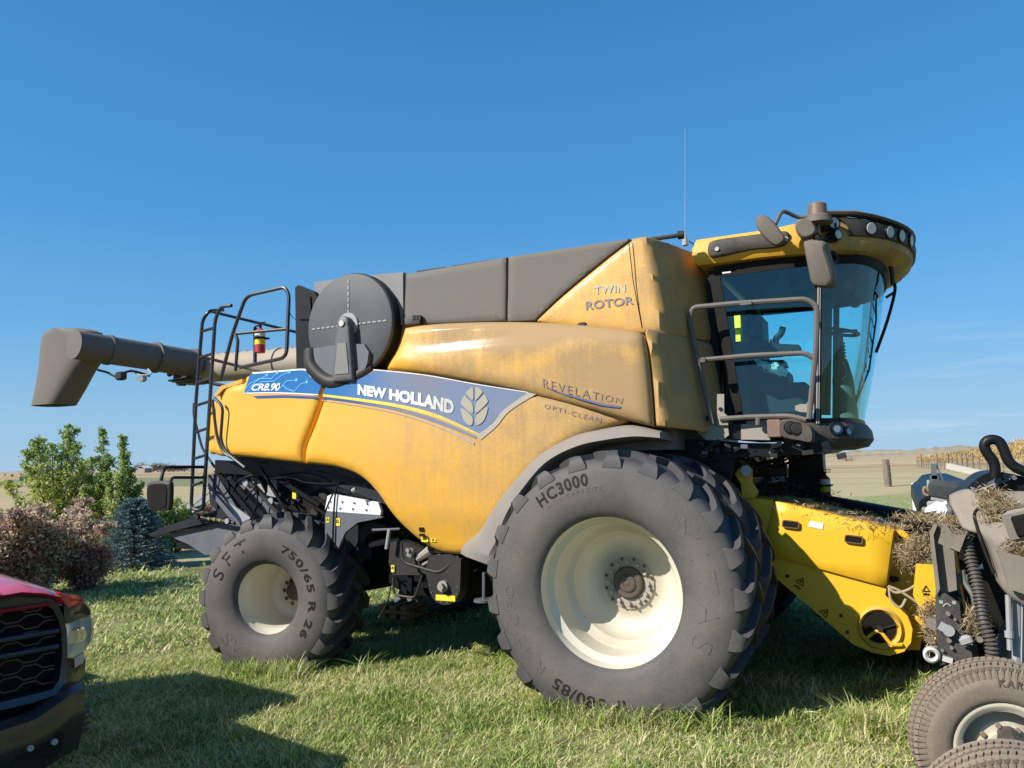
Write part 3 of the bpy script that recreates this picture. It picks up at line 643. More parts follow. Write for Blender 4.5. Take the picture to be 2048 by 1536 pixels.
# ---- body surfaces
YL, YH, YT = .55, .50, .70
def yLow(x, z):                                               # lower side shell
    y = YL
    if x < -4.25: y += .34*(min(1, (-4.25-x)/.62))**1.5
    y += .10*ss(z, 2.2, 2.75)*0                               # flat
    y += .07*(ss(1.45-z, 0, .5))                              # tucks in towards the bottom
    y += -.03*math.exp(-((z-1.9)/.5)**2)
    return y
def yLowF(x, z):
    y = yLow(x, z); return y+.06*ss(x, -.6, .05)
def yHood(x, z):
    y = YH+.10*ss(x, -.9, .1)*0
    y += .05*ss(z, 2.75, 2.98)+.05*ss(-2.0-x, 0, .5)
    zb = 2.62-.16*(x+2.4)-.02*(x+2.4)**2
    return y
def yTank(x, z):
    y = YT+.03*ss(z, 3.0, 3.66)
    c = .24+(.10 if z < 2.95 else .10*(3.66-z)/.7)
    if x > c-.07:
        t = x-(c-.07); y += 2.75*(math.sqrt(t*t+.003)-.0548+t)/2 if t > 0 else 0
    return y
def yBox(x, z):                                               # yellow box ahead of the hood
    c = .30+.10*(2.9-z)/.8; y = .56
    if x > c-.1:
        t = x-(c-.1); y += 2.75*(math.sqrt(t*t+.012)-.1095+t)/2
    return y+.02*(z-2.1)
def dL(v):
    return .02+.46*ss(v[0], -3.2, -.8)*ss(v[2], .8, 2.2)+.14*ss(v[0], -3.4, -2.0)+.16*ss(v[0], -1.2, -.1)
def dH(v):
    return .03+.72*ss(v[0], -2.35, -1.55)*ss(v[2]-(2.50-.24*(v[0]+2.3)), .0, .22)*(1-.30*math.exp(-((v[2]-2.72+.1*math.sin(v[0]*5))/.08)**2))+.2*ss(v[0], -.9, 0)
rear_px = spline([(418, 908, 1), (413, 868), (417, 815), (432, 787), (458, 772), (486, 764, 1), (488, 752, 1), (505, 745, 1), (560, 741), (612, 738, 1), (624, 752), (640, 760), (651, 763, 1),
                  (641, 800), (624, 850), (608, 895), (606, 927, 1), (560, 922), (500, 915), (440, 912)], 5)
panel('rear_side_panel', [(lambda q: (q.x, q.z))(U(a, b, y=YL+.34*max(0, min(1, (470-a)/50))**1.5)) for a, b in rear_px], yLow, YEL, CB, thick=.25, er=.07, dustf=dL, sp=.04)
low_px = spline([(652, 763, 1), (680, 764), (712, 757), (745, 737, 1), (800, 743), (900, 753), (1000, 768), (1090, 787), (1180, 808), (1247, 828, 1), (1252, 843, 1), (1180, 868), (1120, 900), (1062, 950), (1018, 1005), (985, 1055), (955, 1096, 1),
                 (935, 1110), (905, 1112), (868, 1106), (836, 1088), (806, 1060), (780, 1028), (752, 985), (718, 952), (670, 934), (609, 927, 1), (612, 893), (628, 850), (644, 800)], 5)
lower = panel('front_side_panel', UX(low_px, YL), yLowF, YEL, CB, thick=.25, er=.07, dustf=dL, sp=.04)
hood_px = spline([(798, 652, 1), (850, 645), (930, 641), (1020, 640), (1120, 643), (1210, 651), (1262, 658, 1), (1282, 672), (1292, 720), (1299, 790), (1303, 853, 1), (1250, 840), (1180, 820), (1110, 802), (1030, 782), (950, 766), (850, 748), (762, 739, 1), (780, 705)], 5)
hood = panel('upper_side_hood', UX(hood_px, YH), yHood, YEL, CB, thick=.22, er=.09, ed=.07, dustf=dH, sp=.04)
# tank sides: rear grey panels, yellow front corner
tz0, tz1 = 2.86, 3.665
g1 = UX([(806, 546), (1009, 512), (1011, 642), (806, 650)], YT); panel('tank_side_panel', g1, lambda x, z: YT+.03*ss(z, 3., 3.66), GREYP, CB, thick=.05, er=.03, ed=.02, sp=.06, dustf=lambda v: .05+.35*ss(v[0], -2.3, -1.0)+.25*ss(3.15-v[2], 0, .3))
arc = spline([(1258, 477), (1215, 510), (1160, 556), (1110, 600), (1068, 641)], 6)
g2 = UX([(1013, 512), (1256, 475)], YT)+UX(arc, YT)+UX([(1014, 643)], YT)
panel('tank_side_panel', g2, lambda x, z: YT+.03*ss(z, 3., 3.66), GREYP, CB, thick=.05, er=.02, ed=.012, sp=.06, dustf=lambda v: .35+.3*ss(3.15-v[2], 0, .3))
yl = UX([(1071, 643)]+[(a+2, b+1) for a, b in arc[::-1]][1:]+[(1260, 474), (1290, 469)], YT)+[(.20, 3.665), (.30, 3.66), (.40, 3.645), (.505, 3.62), (.56, 3.2), (.60, 2.84), (.35, 2.84)]+UX([(1262, 668), (1150, 655)], YT)
panel('tank_front_corner', yl, yTank, YEL, CB, thick=.06, er=.05, ed=.03, sp=.045, dustf=lambda v: .34+.30*ss(v[0], -.1, .3)+.18*ss(3.1-v[2], 0, .3)+.2*ss(v[2], 3.45, 3.66)*ss(v[0], 0, .3))
m = MB(); m.tube([U(1257, 478, y=YT-.001), U(1266, 560, y=YT-.012), U(1284, 655, y=YT-.002)], .004, 6); part(m, 'panel_seam', INK)
bx = UX([(1287, 664), (1292, 655), (1330, 656)], .56)+[(.32, 2.855), (.45, 2.83), (.58, 2.80), (.66, 2.45), (.72, 2.10), (.66, 2.08), (.5, 2.035)]+UX([(1368, 858), (1309, 853), (1303, 780), (1297, 720)], .56)
panel('front_box_panel', bx, yBox, YEL, CB, thick=.08, er=.05, ed=.04, sp=.04, dustf=lambda v: .46+.3*ss(v[0], .05, .4)+.15*ss(v[2], 2.6, 2.85))
# tank body behind the panels, rear cover, top rail
m = MB(); m.box((-1.45, YC, 3.2), (3.3, 2*(YC-YT)-.12, .86), bev=.02); m.box((-.8, YC, 2.45), (2.2, 2*(YC-YT)-.3, 1.1)); part(m, 'grain_tank', GREYP2)
m = MB(); m.prism(UX([(750, 549), (806, 544), (806, 650), (740, 655), (740, 560)], YT+.03), YT+.03, YT+.09); m.prism(UX([(626, 564), (655, 560), (700, 552), (750, 549), (750, 650), (640, 640)], YT+.1), YT+.11, YT+.3); part(m, 'tank_rear_panel', GREYP2)
m = MB(); 
for a, b in (((836, 536), (893, 527)), ((905, 524), (1000, 510)), ((1030, 504), (1130, 488)), ((1145, 486), (1230, 473))): qa, qb = U(*a, y=YT+.1), U(*b, y=YT+.1); m.bar((qa.x, YT+.1, 3.665), (qb.x, YT+.1, 3.665), .05, .03)
m.tube([(-.5, YT+.25, 3.70), (.25, YT+.25, 3.70), (.42, YT+.25, 3.70)], .02, 8); m.disc((.38, YT+.25, 3.70), (1, .1, 0), .035, .05, 12)
part(m, 'tank_cover_rail', BLKD)
m = MB()
for i in range(3): m.box(U(829+6*i, 636, y=YT-.02), (.03, .04, .05), bev=.006)
m.box(U(834, 645, y=YT-.03), (.10, .06, .04), bev=.006); part(m, 'hood_latch', BLKD)
m = MB(); m.box(U(1165, 651, y=.62), (.07, .05, .05), bev=.01); part(m, 'hood_stop', BLKD)
# inner hull under the shells
m = MB(); hull = [(-4.55, 2.05), (-4.5, 2.68), (-2.95, 2.72), (-2.8, 2.9), (-.2, 2.9), (.25, 2.75), (.3, 2.2), (-.5, 2.15), (-1.3, 1.5), (-2.2, 1.35), (-3.0, 1.6), (-4.3, 1.95)]
m.prism(hull, YL+.24, 2*YC-YL-.24); part(m, 'main_body', DARK)
m = MB(); m.prism([(-4.75, 2.2), (-4.7, 2.6), (-4.4, 2.7), (-2.9, 2.7), (-2.9, 2.2)], YL+.45, 2*YC-YL-.45); part(m, 'engine_cover', YEL)
# far side shell, so that the machine has another side
m = MB(); yy = 2*YC-YL
m.prism([(-4.7, 2.0), (-4.6, 2.95), (-2.3, 3.0), (.3, 2.9), (.6, 2.1), (0, 2.1), (-.7, 1.8), (-1.2, 1.1), (-1.8, 1.05), (-2.5, 1.8), (-3.5, 1.95)], yy-.2, yy-.02); part(m, 'far_side_panel', YEL)
# ---- fender over the front tyre
outer = spline([(918, 1105), (925, 1090), (958, 1060), (985, 1015), (1030, 955), (1080, 905), (1140, 872), (1200, 858), (1262, 850), (1322, 862)], 6)
inner = spline([(985, 1130), (990, 1110), (1003, 1080), (1020, 1030), (1055, 975), (1100, 925), (1160, 895), (1220, 882), (1275, 876), (1323, 878)], 6)
m = MB(); O = UX(outer, YL+.02); I = UX(inner, YL-.06); rings = []
for (a, b), (c, d) in zip(O, I):
    v = Vector((c-a, 0, d-b)); 
    rings.append([Vector((a, YL+.05, b)), Vector((a, YL+.0, b))+v*.08, Vector((a, YL-.05, b))+v*.3, Vector((c, YL-.09, d))-v*.12, Vector((c, YL-.07, d)), Vector((c, YL+.5, d))+v*.25, Vector((a, YL+.5, b))])
m.loft(rings, True, True); part(m, 'front_fender', FEND)
# ---- decals
def ribbon(name, top, bot, mat, yf, y0=YL, off=.004, dustf=None, er=0):
    panel(name, UX(top+bot[::-1], y0), lambda x, z: yf(x, z)-off, mat, CB, thick=0, er=0, sp=.05, dustf=dustf)
dB = lambda v: .0+.62*ss(v[0], -2.95, -2.0)
top1 = spline([(500, 749), (555, 743), (610, 740), (626, 756), (645, 765)], 6); bot1 = spline([(489, 785), (560, 784), (638, 788)], 6)
ribbon('blue_decal', top1, bot1, BLUE, yLow, off=.003, dustf=dB)
top2 = spline([(655, 766), (690, 766), (715, 760), (750, 741, 1), (850, 751), (950, 769), (1058, 786)], 6); bot2 = spline([(647, 788), (720, 797), (820, 815), (900, 840), (960, 868), (1000, 830, 1), (1058, 786)], 6)
ribbon('blue_decal', top2, bot2, BLUE, yLowF, off=.003, dustf=dB)
ribbon('navy_stripe', [(506, 792), (570, 790), (636, 793)], [(515, 797), (570, 795.5), (635, 798)], NAVY, yLow, dustf=dB)
nt_, nb_ = spline([(647, 794), (720, 803), (800, 817), (880, 840), (957, 873)], 6), spline([(646, 798), (720, 808), (800, 823), (880, 848), (955, 877)], 6)
ribbon('navy_stripe', nt_, nb_, NAVY, yLowF, dustf=dB)
yt_, yb_ = spline([(648, 788.5), (720, 797), (800, 809), (880, 830), (963, 868)], 6), spline([(647, 793), (720, 802.5), (800, 816), (880, 838), (959, 871)], 6)
ribbon('yellow_stripe', yt_, yb_, STK, yLowF, off=.006, dustf=lambda v: .1+.4*ss(v[0], -2.7, -1.6))
wt, wb = spline([(505, 745), (560, 741), (612, 738), (625, 752), (650, 764)], 6), spline([(506, 748), (560, 744), (610, 741), (623, 755), (649, 767)], 6)
ribbon('white_edge_line', wt, wb, WHT, yLow, off=.006)
ribbon('white_edge_line', spline([(489, 785.5), (560, 785), (638, 788.5)], 4), spline([(489, 787.5), (560, 787), (638, 790.5)], 4), WHT, yLow, off=.006)
ribbon('white_edge_line', spline([(748, 738.5), (850, 749), (950, 767), (1058, 784)], 6), spline([(748, 741), (850, 751.5), (950, 769), (1058, 786)], 6), WHT, yLowF, off=.007, dustf=lambda v: .4)
rt_, rb_ = spline([(955, 872), (985, 850), (1010, 820), (1058, 785)], 6), spline([(965, 880), (996, 853), (1022, 822), (1075, 788)], 6)
ribbon('silver_edge_line', rt_, rb_, SILV, yLowF, off=.006, dustf=lambda v: .35)
ribbon('silver_edge_line', spline([(645, 800), (720, 811), (800, 827), (880, 852), (952, 885)], 5), spline([(645, 801.5), (720, 813), (800, 829), (880, 855), (952, 890)], 5), SILV, yLowF, off=.006, dustf=lambda v: .4)
for ln in ([(492, 780), (500, 768), (520, 757), (545, 757), (556, 745)], [(492, 787), (508, 775), (524, 764), (550, 762), (566, 750), (580, 744)], [(560, 778), (575, 762), (594, 760)], [(500, 776), (515, 762), (535, 750)], [(566, 770), (575, 778), (590, 783), (603, 768), (615, 764)]):
    m = MB(); P = [U(a, b, y=YL) for a, b in ln]
    for a, b in zip(P[:-1], P[1:]): m.bar((a.x, yLow(a.x, a.z)-.005, a.z), (b.x, yLow(b.x, b.z)-.005, b.z), .003, .009, up=(0, 0, 1))
    e = P[-1]; m.disc((e.x, yLow(e.x, e.z)-.004, e.z), (0, -1, 0), .018, .003, 12); part(m, 'circuit_trace', LBL, smooth=False)
text_on('model_lettering', 'CR8.90', [(503, 781), (560, 781)], [(505, 768), (562, 766)], yLow, WHT, CB, .02, .95, .008, shear=.05)
text_on('brand_lettering', 'NEW HOLLAND', [(717, 788), (776, 797), (845, 810), (910, 828)], [(717, 768), (776, 777), (845, 786), (911, 801)], yLowF, WHT, CB, .055, 1.0, .008, dustf=lambda v: .12+.55*ss(v[0], -2.3, -1.6))
text_on('series_lettering', 'REVELATION', [(1086, 774), (1140, 788), (1195, 800), (1243, 807)], [(1086, 757), (1140, 771), (1197, 785), (1246, 796)], yHood, LNAVY, CB, -.012, 1.25, .008, y0=YH, dustf=lambda v: .25)
ribbon2 = spline([(1092, 775), (1140, 790), (1200, 806), (1243, 813)], 5), spline([(1092, 776), (1140, 793), (1200, 810), (1240, 816)], 5)
ribbon('navy_stripe', ribbon2[0], ribbon2[1], NAVY, yHood, y0=YH, off=.006, dustf=lambda v: .25)
text_on('system_lettering', 'OPTI-CLEAN', [(1090, 815), (1128, 826), (1164, 836), (1198, 844)], [(1091, 807), (1129, 817), (1166, 827), (1201, 835)], yLowF, LNAVY, CB, -.006, 1.3, .008, dustf=lambda v: .25)
text_on('rotor_lettering', 'TWIN', [(1188, 588), (1251, 583)], [(1187, 573), (1250, 568)], yTank, SILV, CB, .02, 1.05, .006, y0=YT, dustf=lambda v: -.1)
text_on('rotor_lettering', 'ROTOR', [(1172, 620), (1268, 608)], [(1171, 603), (1267, 592)], yTank, LNAVY, CB, .02, 1.0, .006, y0=YT, dustf=lambda v: .1)
# leaf emblem: six lobes in an oval
def emblem():
    c = U(951, 812, y=YL); a, b = .145, .175
    lob = [[(-.05, .95), (-.05, .25), (-.50, .55), (-.62, .68), (-.35, .9)], [(-.70, .60), (-.50, .45), (-.06, .08), (-.06, -.45), (-.95, .10), (-.92, .35)], [(-.97, 0), (-.08, -.52), (-.10, -1.0), (-.5, -.92), (-.82, -.6)]]
    for s in (-1, 1):
        for l in lob:
            mu_, mv_ = sum(p[0] for p in l)/len(l), sum(p[1] for p in l)/len(l); P = [(c.x+s*(mu_+(u-mu_)*.86)*a, c.z+(mv_+(v-mv_)*.88)*b) for u, v in spline([(p[0], p[1]) for p in l], 4, True)]
            panel('leaf_emblem', P, lambda x, z: yLowF(x, z)-.010, GOLD, CB, thick=.006, er=0, sp=.05)
emblem()
def sticker(px, py, w, h, y, mat=STK, name='warning_sticker', rot=0, mark=True, yf=None, parent=None, marks=2):
    p = U(px, py, y=y); yy = (yf(p.x, p.z) if yf else y)-.004; m = MB(); R_ = Matrix.Rotation(rot, 3, 'Y'); m.box((p.x, yy, p.z), (w, .003, h), R_)
    o = part(m, name, mat, parent)
    if mark:
        m = MB(); s = min(w, h)*.32
        for (a, b) in (((-s, -s*.7), (s, -s*.7)), ((s, -s*.7), (0, s)), ((0, s), (-s, -s*.7)), ((0, -s*.3), (0, s*.4))):
            q = R_ @ Vector((a[0], 0, a[1]+h*.12)); r_ = R_ @ Vector((b[0], 0, b[1]+h*.12)); c = Vector((p.x, yy-.003, p.z)); m.bar(c+q, c+r_, .002, .006)
        part(m, 'warning_symbol', INK, o)
sticker(845, 1079, .07, .05, YL, yf=yLow); sticker(862, 1081, .05, .03, YL, yf=yLow)
m = MB(); p = U(841, 1059, y=YL); m.box((p.x, yLow(p.x, p.z)-.004, p.z), (.055, .004, .035)); m.box((p.x+.01, yLow(p.x, p.z)-.01, p.z-.05), (.06, .014, .025), bev=.004); part(m, 'panel_latch', INK)
# ---- rotary dust screen drum
DY = .60; dc = U(697, 650, y=DY); DR = .52
m = MB(); m.lathe([(0, .001), (0, .2), (0, DR-.03), (.008, DR-.012), (.03, DR)], (dc.x, DY, dc.z), 96); part(m, 'dust_screen', DRUM)
m = MB(); m.lathe([(.03, DR), (.05, DR+.004), (.26, DR+.004), (.28, DR-.01), (.30, DR-.05)], (dc.x, DY, dc.z), 96); part(m, 'screen_drum', BLK)
m = MB(); m.lathe([(.30, DR-.06), (.31, DR+.035), (.36, DR+.045), (.40, DR-.1)], (dc.x, DY, dc.z), 96); part(m, 'drum_housing', YEL, dustf=lambda v: .5)
for dx, dz, n_ in ((1, 0, 6), (-1, 0, 6), (0, 1, 6)):
    m = MB()
    for i in range(n_):
        r = .13+i*.06; m.box((dc.x+dx*r, DY-.003, dc.z+dz*r), (.042 if dx else .014, .006, .014 if dx else .042))
    part(m, 'screen_rivet_strip', LGREY)
m = MB(); P = []
for i in range(17):
    a = pi*i/16; P.append((dc.x-.075*cos(a)*-1*-1, dc.z+.075*sin(a)))
ol = [(dc.x-.125, 2.64), (dc.x-.115, 2.625), (dc.x+.115, 2.625), (dc.x+.125, 2.64)]+[(dc.x+.075*cos(pi*i/14), dc.z+.0+.075*sin(pi*i/14)) for i in range(15)]
panel('drum_arm', ol, lambda x, z: .50, pmat('arm_grey', (.075, .08, .085), .45, dust=.15, dcol=(.2, .18, .16), var=.1), CB, thick=.10, er=.02, sp=.04)
m = MB(); m.disc((dc.x, .499, dc.z), (0, -1, 0), .030, .012, 16); part(m, 'drum_axle_end', STEEL); m = MB(); m.disc((dc.x, DY+.002, dc.z), (0, -1, 0), .12, .02, 24); part(m, 'drum_hub', LGREY)
m = MB(); m.prism([(dc.x-.085, 2.70), (dc.x+.085, 2.70), (dc.x+.05, 3.0), (dc.x-.05, 3.0)], .493, .499); part(m, 'arm_recess', GREYP2)
# housing and ducts under and behind the drum
m = MB(); m.tube(sp3([U(625, 700, y=.62), U(628, 735, y=.60), U(665, 765, y=.60), U(720, 752, y=.62), U(745, 735, y=.66)]), .085, 12); part(m, 'drum_duct', BLKD)
m = MB(); m.prism(UX(spline([(618, 738), (640, 756), (665, 762), (700, 762), (735, 745), (735, 690), (620, 700)], 3), .62), .56, .9); part(m, 'duct_panel', MGREY)
m = MB(); m.prism(UX([(594, 576, ), (600, 571), (632, 584), (640, 600), (640, 745), (597, 747)], .75), .72, .78); m.prism(UX([(604, 590), (626, 594), (628, 640), (604, 640)], .75), .705, .722); part(m, 'radiator_door', BLK)
# ---- wheels
def tyre_profile(W, Rr, Ro):
    h = Ro-Rr; P = [(-.40*W, Rr), (-.465*W, Rr+.12*h), (-.505*W, Rr+.38*h), (-.50*W, Rr+.64*h), (-.462*W, Rr+.84*h), (-.38*W, Rr+.955*h), (-.2*W, Rr+.99*h), (0, Rr+h)]
    s = spline(P, 6); return s+[(-v, r) for v, r in s[::-1]][1:]
def wheel(name, c, W, Rr, R, lugh, nl, lw, sweep, rimprof, M3=None, near=True, text=None, lugs=True, direction=1, hub=True):
    """axle along y; c = centre of the wheel; near side is -y."""
    w = bpy.data.objects.new(name, None); link(w, CB); M_ = M3 or Matrix.Identity(3); c = Vector(c)
    T = lambda p: c+M_ @ Vector(p)
    prof = tyre_profile(W, Rr, R-lugh); m = MB(); m.lathe(prof, c, 120, M3=M_); m.cur = 0
    def dfn(v):
        if not near: return -.22
        q = M_.inverted() @ (v-c); r = (q.x*q.x+q.z*q.z)**.5; t = (r-Rr)/(R-Rr); g = 1-ss(abs(q.y)/W, .30, .47); a_ = math.atan2(q.z, q.x)
        return -.30*g+(1-g)*(.26*math.exp(-((t-.38)/.20)**2)*(1+.35*math.sin(a_*3+1)+.2*math.sin(a_*7))-.10*ss(t, .62, .85)+.08*math.sin(a_*2+2))
    H = len(prof)//2
    half = prof[:H+1]
    def carc(s):                                              # s in 0..1 along the near half profile
        f = s*(len(half)-1); i = min(int(f), len(half)-2); t = f-i; a, b = half[i], half[i+1]
        v = a[0]+(b[0]-a[0])*t; r = a[1]+(b[1]-a[1])*t; d = Vector((b[0]-a[0], b[1]-a[1])).normalized(); return v, r, Vector((-abs(d.y) if v < 0 else 0, abs(d.x)))
    m2 = MB()
    if lugs:
        ns = 14
        for side in ((1, -1)):
            for k in range(nl):
                a0 = 2*pi*(k+(.5 if side < 0 else 0))/nl; rings = []
                for i in range(ns+1):
                    t = i/ns; s = .56+.44*t; v, r, nn = carc(s)
                    if t > .999: v = W*.035
                    h = lugh*(.20+.80*ss(t, 0.0, .42)) if t > 0 else .006
                    a = a0+direction*sweep*(max(0, t-.30)**1.1)*1.1
                    wd = lw*(.66+1.10*ss(.52-t, 0, .5)); wt = wd*.80; da, dt = wd/2/r, wt/2/r; nv, nr = nn.x, nn.y
                    hh = h; P = []
                    for an, q in ((a-da, -.012), (a-dt, hh), (a+dt, hh), (a+da, -.012)):
                        vv = (v+nv*q)*side; rr = r+nr*q; rr = min(rr, R+.002*math.cos(vv)); P.append(T((rr*cos(an), vv, rr*sin(an))))
                    rings.append(P)
                m2.loft(rings, True, True)
    o = m.build('tyre', RUB if near else RUBT, w, dustf=dfn)
    if lugs: m2.build('tread_lug', RUB, w, dustf=dfn)
    m = MB(); m.lathe([(v, r) for v, r in rimprof], c, 96, M3=M_); m.build('rim', RIM, w, dustf=(lambda q: rimdirt(((M_.inverted() @ (q-c)).x**2+(M_.inverted() @ (q-c)).z**2)**.5/Rr, q)) if near else (lambda q: .3))
    if text:
        for s_, rb, rtp, a0, a1, mat, bold, spc in text:       # angles in degrees, clockwise from the top
            V, T_ = text_tris(s_, bold, spc); mb = MB(); vs = []
            for u, v in V:
                an = RAD(90-(a0+(a1-a0)*u)); r = rb+(rtp-rb)*v
                best = min(half, key=lambda q: abs(q[1]-r)); j = half.index(best); a_ = half[max(0, j-1)]; b_ = half[min(len(half)-1, j+1)]
                tt = (r-a_[1])/((b_[1]-a_[1]) or 1e-6); yv = a_[0]+(b_[0]-a_[0])*tt
                vs.append(T((r*cos(an), yv-.003, r*sin(an))))
            mb.add(vs, T_); mb.build('tyre_lettering', mat, w, False)
    return w
def rimdirt(r, q):
    n_ = .6+.4*math.sin(q.x*7+q.z*3)*math.sin(q.z*5-1)
    return .55*n_*math.exp(-((r-.80)/.045)**2)+.35*math.exp(-((r-.42)/.10)**2)+.12*n_
def rim_bolts(w, c, M_, v, R0, n, r, L_, mat=RIMH, ph=0):
    m = MB()
    for k in range(n):
        a = 2*pi*k/n+ph; p = Vector(c)+M_ @ Vector((R0*cos(a), v, R0*sin(a))); m.tube([p, p+M_ @ Vector((0, -L_, 0))], r, 6)
    m.build('wheel_nut', mat, w)
I3 = Matrix.Identity(3)
FW, FR = .58, 1.02; fc = Vector((0, .4*FW, .88)); rr_ = .535
fprof = [(-.40*FW-.012, rr_+.012), (-.40*FW-.014, rr_+.028), (-.40*FW, rr_+.03), (-.40*FW+.006, rr_+.012), (-.40*FW+.03, rr_-.003), (-.40*FW+.07, rr_-.010), (-.40*FW+.10, rr_-.055), (-.40*FW+.17, rr_-.062), (-.40*FW+.30, rr_-.065), (-.40*FW+.33, rr_-.03), (-.40*FW+.36, rr_-.075), (-.40*FW+.40, rr_-.085),
         (-.40*FW+.42, rr_-.15), (-.40*FW+.43, .30), (-.40*FW+.44, .22), (-.40*FW+.455, .19), (-.40*FW+.46, .10)]
fprof = [(-.012-.4*FW, rr_+.02), (-.012-.4*FW, rr_+.03), (.002-.4*FW, rr_+.03), (.004-.4*FW, rr_+.008), (.03-.4*FW, rr_-.004), (.085-.4*FW, rr_-.008), (.105-.4*FW, rr_-.03), (.12-.4*FW, rr_-.055), (.22-.4*FW, rr_-.062), (.30-.4*FW, rr_-.066), (.325-.4*FW, rr_-.088), (.34-.4*FW, rr_-.13), (.42-.4*FW, rr_-.16), (.46-.4*FW, rr_-.19), (.485-.4*FW, .30), (.49-.4*FW, .245), (.475-.4*FW, .205), (.475-.4*FW, .09)]
ftext = [('HC3000', .775, .865, -39, -8, RUBL, .03, 1.15), ('HIGH CAPACITY', .725, .755, -36, 0, RUBP, -.01, 1.3), ('MITAS', .66, .80, 47, 118, RUBP, -.03, 1.35), ('IF 580/85', .735, .82, 196, 158, RUBL, .02, 1.1), ('R 42 CFO', .735, .81, 245, 287, RUBP, -.02, 1.1)]
ftext[3] = ('IF 580/85', .735, .82, 171, 213, RUBL, .02, 1.1)
ftext[4] = ('R 42 CFO', .735, .81, 221, 272, RUBP, .0, 1.2)
w = wheel('front_wheel', fc, FW, rr_, FR, .052, 21, .10, .30, fprof, text=ftext)
hv = .475-.4*FW; m = MB(); m.lathe([(hv-.012, .20), (hv-.012, .125), (hv-.0, .12)], fc, 40); m.build('hub_flange', RIMH, w)
m = MB(); m.lathe([(hv-.01, .122), (hv-.035, .118), (hv-.045, .105), (hv-.045, .07), (hv-.06, .06), (hv-.062, .035), (hv-.055, .03), (hv-.058, .001)], fc, 40); m.build('hub_cap', HUBC, w)
rim_bolts(w, fc, I3, hv-.008, .155, 12, .016, .03); rim_bolts(w, fc, I3, hv-.008, .185, 12, .012, .02, HUBC, .26)
m = MB(); hp = fc+Vector((-.36, .486-.4*FW-.014, -.10)); m.box(hp, (.065, .006, .05), bev=.002); m.build('valve_hole', INK, w)
# inner dual and its far twins
iprof = [(-.4*FW, rr_+.02), (-.3*FW, rr_-.05), (0, rr_-.06), (.02, .2)]
wheel('front_inner_wheel', fc+Vector((0, .74, 0)), FW, rr_, FR, .052, 21, .10, .30, iprof, near=False)
def mirrored(src, y):                                         # far-side copies
    c = src.copy(); COL.objects.link(c)
    for ch in src.children:
        if ch.name.startswith(('tyre.', 'tyre', 'rim', 'tread')) and 'letter' not in ch.name:
            d = ch.copy(); COL.objects.link(d); d.parent = c
    c.location = (0, 0, 0); c.scale = (1, -1, 1); c.location = (0, 2*YC-2*CB.location.y+0, 0) if False else (0, 0, 0)
    c.matrix_parent_inverse = Matrix.Translation(-Vector(CB.location)); c.location = (0, 2*YC, 0); return c
wi = [o for o in CB.children if o.name.startswith('front_inner')][0]
mirrored(w, 0); mirrored(wi, 0)
RW, RR_ = .75, .82; RM = Matrix.Rotation(RAD(9.5), 3, 'Z'); rrr = .335
rc = Vector((-3.65, .44, .55))+RM @ Vector((0, .4*RW, 0))
rprof = [(-.012-.4*RW, rrr+.014), (-.012-.4*RW, rrr+.024), (.002-.4*RW, rrr+.024), (.004-.4*RW, rrr+.004), (.03-.4*RW, rrr-.004), (.08-.4*RW, rrr-.006), (.10-.4*RW, rrr-.02), (.20-.4*RW, rrr-.028), (.30-.4*RW, rrr-.034), (.42-.4*RW, rrr-.04), (.47-.4*RW, rrr-.06), (.50-.4*RW, rrr-.11), (.505-.4*RW, .16), (.50-.4*RW, .12), (.50-.4*RW, .01)]
rtext = [('SFT', .50, .625, -70, -20, RUBL, .0, 1.6), ('750/65 R 26', .50, .575, 22, 128, RUBL, .03, 1.15), ('MITAS', .49, .62, 166, 232, RUBP, .02, 1.05)]
w2 = wheel('rear_wheel', rc, RW, rrr, RR_, .062, 20, .105, .42, rprof, M3=RM, text=rtext)
rim_bolts(w2, rc, RM, .505-.4*RW, .135, 10, .02, .012, HUBC); m = MB(); m.lathe([(.495-.4*RW, .10), (.47-.4*RW, .095), (.46-.4*RW, .06), (.455-.4*RW, .001)], rc, 32, M3=RM); m.build('hub_cap', HUBC, w2)
mirrored(w2, 0)
m = MB(); m.tube([(0, .6, .88), (0, 2*YC-.6, .88)], .16, 12); m.tube([(-3.7, .9, .62), (-3.7, 2*YC-.9, .62)], .10, 10); m.bar((-3.7, YC, .62), (-3.7, YC, 1.5), .5, .3, up=(0, 1, 0)); part(m, 'axle', BLK)
# ---- rear chassis and machinery
m = MB(); m.box((-2.6, YC, 1.55), (3.6, 2.2, .8)); m.box((-4.4, YC, 1.5), (1.0, 2.2, 1.0)); part(m, 'straw_chamber', DARK)
def plate(name, px, y, mat, t=.02, parent=None, n=0):
    m = MB(); m.prism(UX(spline(px, n) if n else px, y), y, y+t); return part(m, name, mat, parent, smooth=False)
plate('rear_frame_plate', [(415, 950), (480, 935), (600, 935), (700, 955), (760, 1000), (740, 1120), (600, 1080), (480, 1060), (420, 1010)], 1.0, DARK)
plate('upper_frame_beam', [(430, 920), (610, 932), (700, 962), (740, 1000), (700, 990), (600, 958), (430, 945)], .80, BLK, .08)
plate('hanger_plate', [(418, 950), (432, 947), (470, 1010), (490, 1045), (470, 1050), (430, 1000), (415, 975)], .86, MGREY)
plate('side_plate', [(455, 960), (480, 955), (520, 960), (545, 1000), (560, 1030), (520, 1040), (470, 1035), (450, 990)], .94, MGREY)
plate('side_plate', [(520, 995), (572, 1012), (575, 1025), (535, 1026)], .90, MGREY)
plate('side_plate', [(500, 955), (515, 955), (530, 985), (518, 990)], .88, LGREY)
plate('hinge_plate', [(536, 960), (552, 960), (553, 995), (530, 990), (535, 985)], .88, LGREY)
plate('hinge_plate', [(450, 1000), (500, 1035), (505, 1050), (478, 1045)], .85, LGREY)
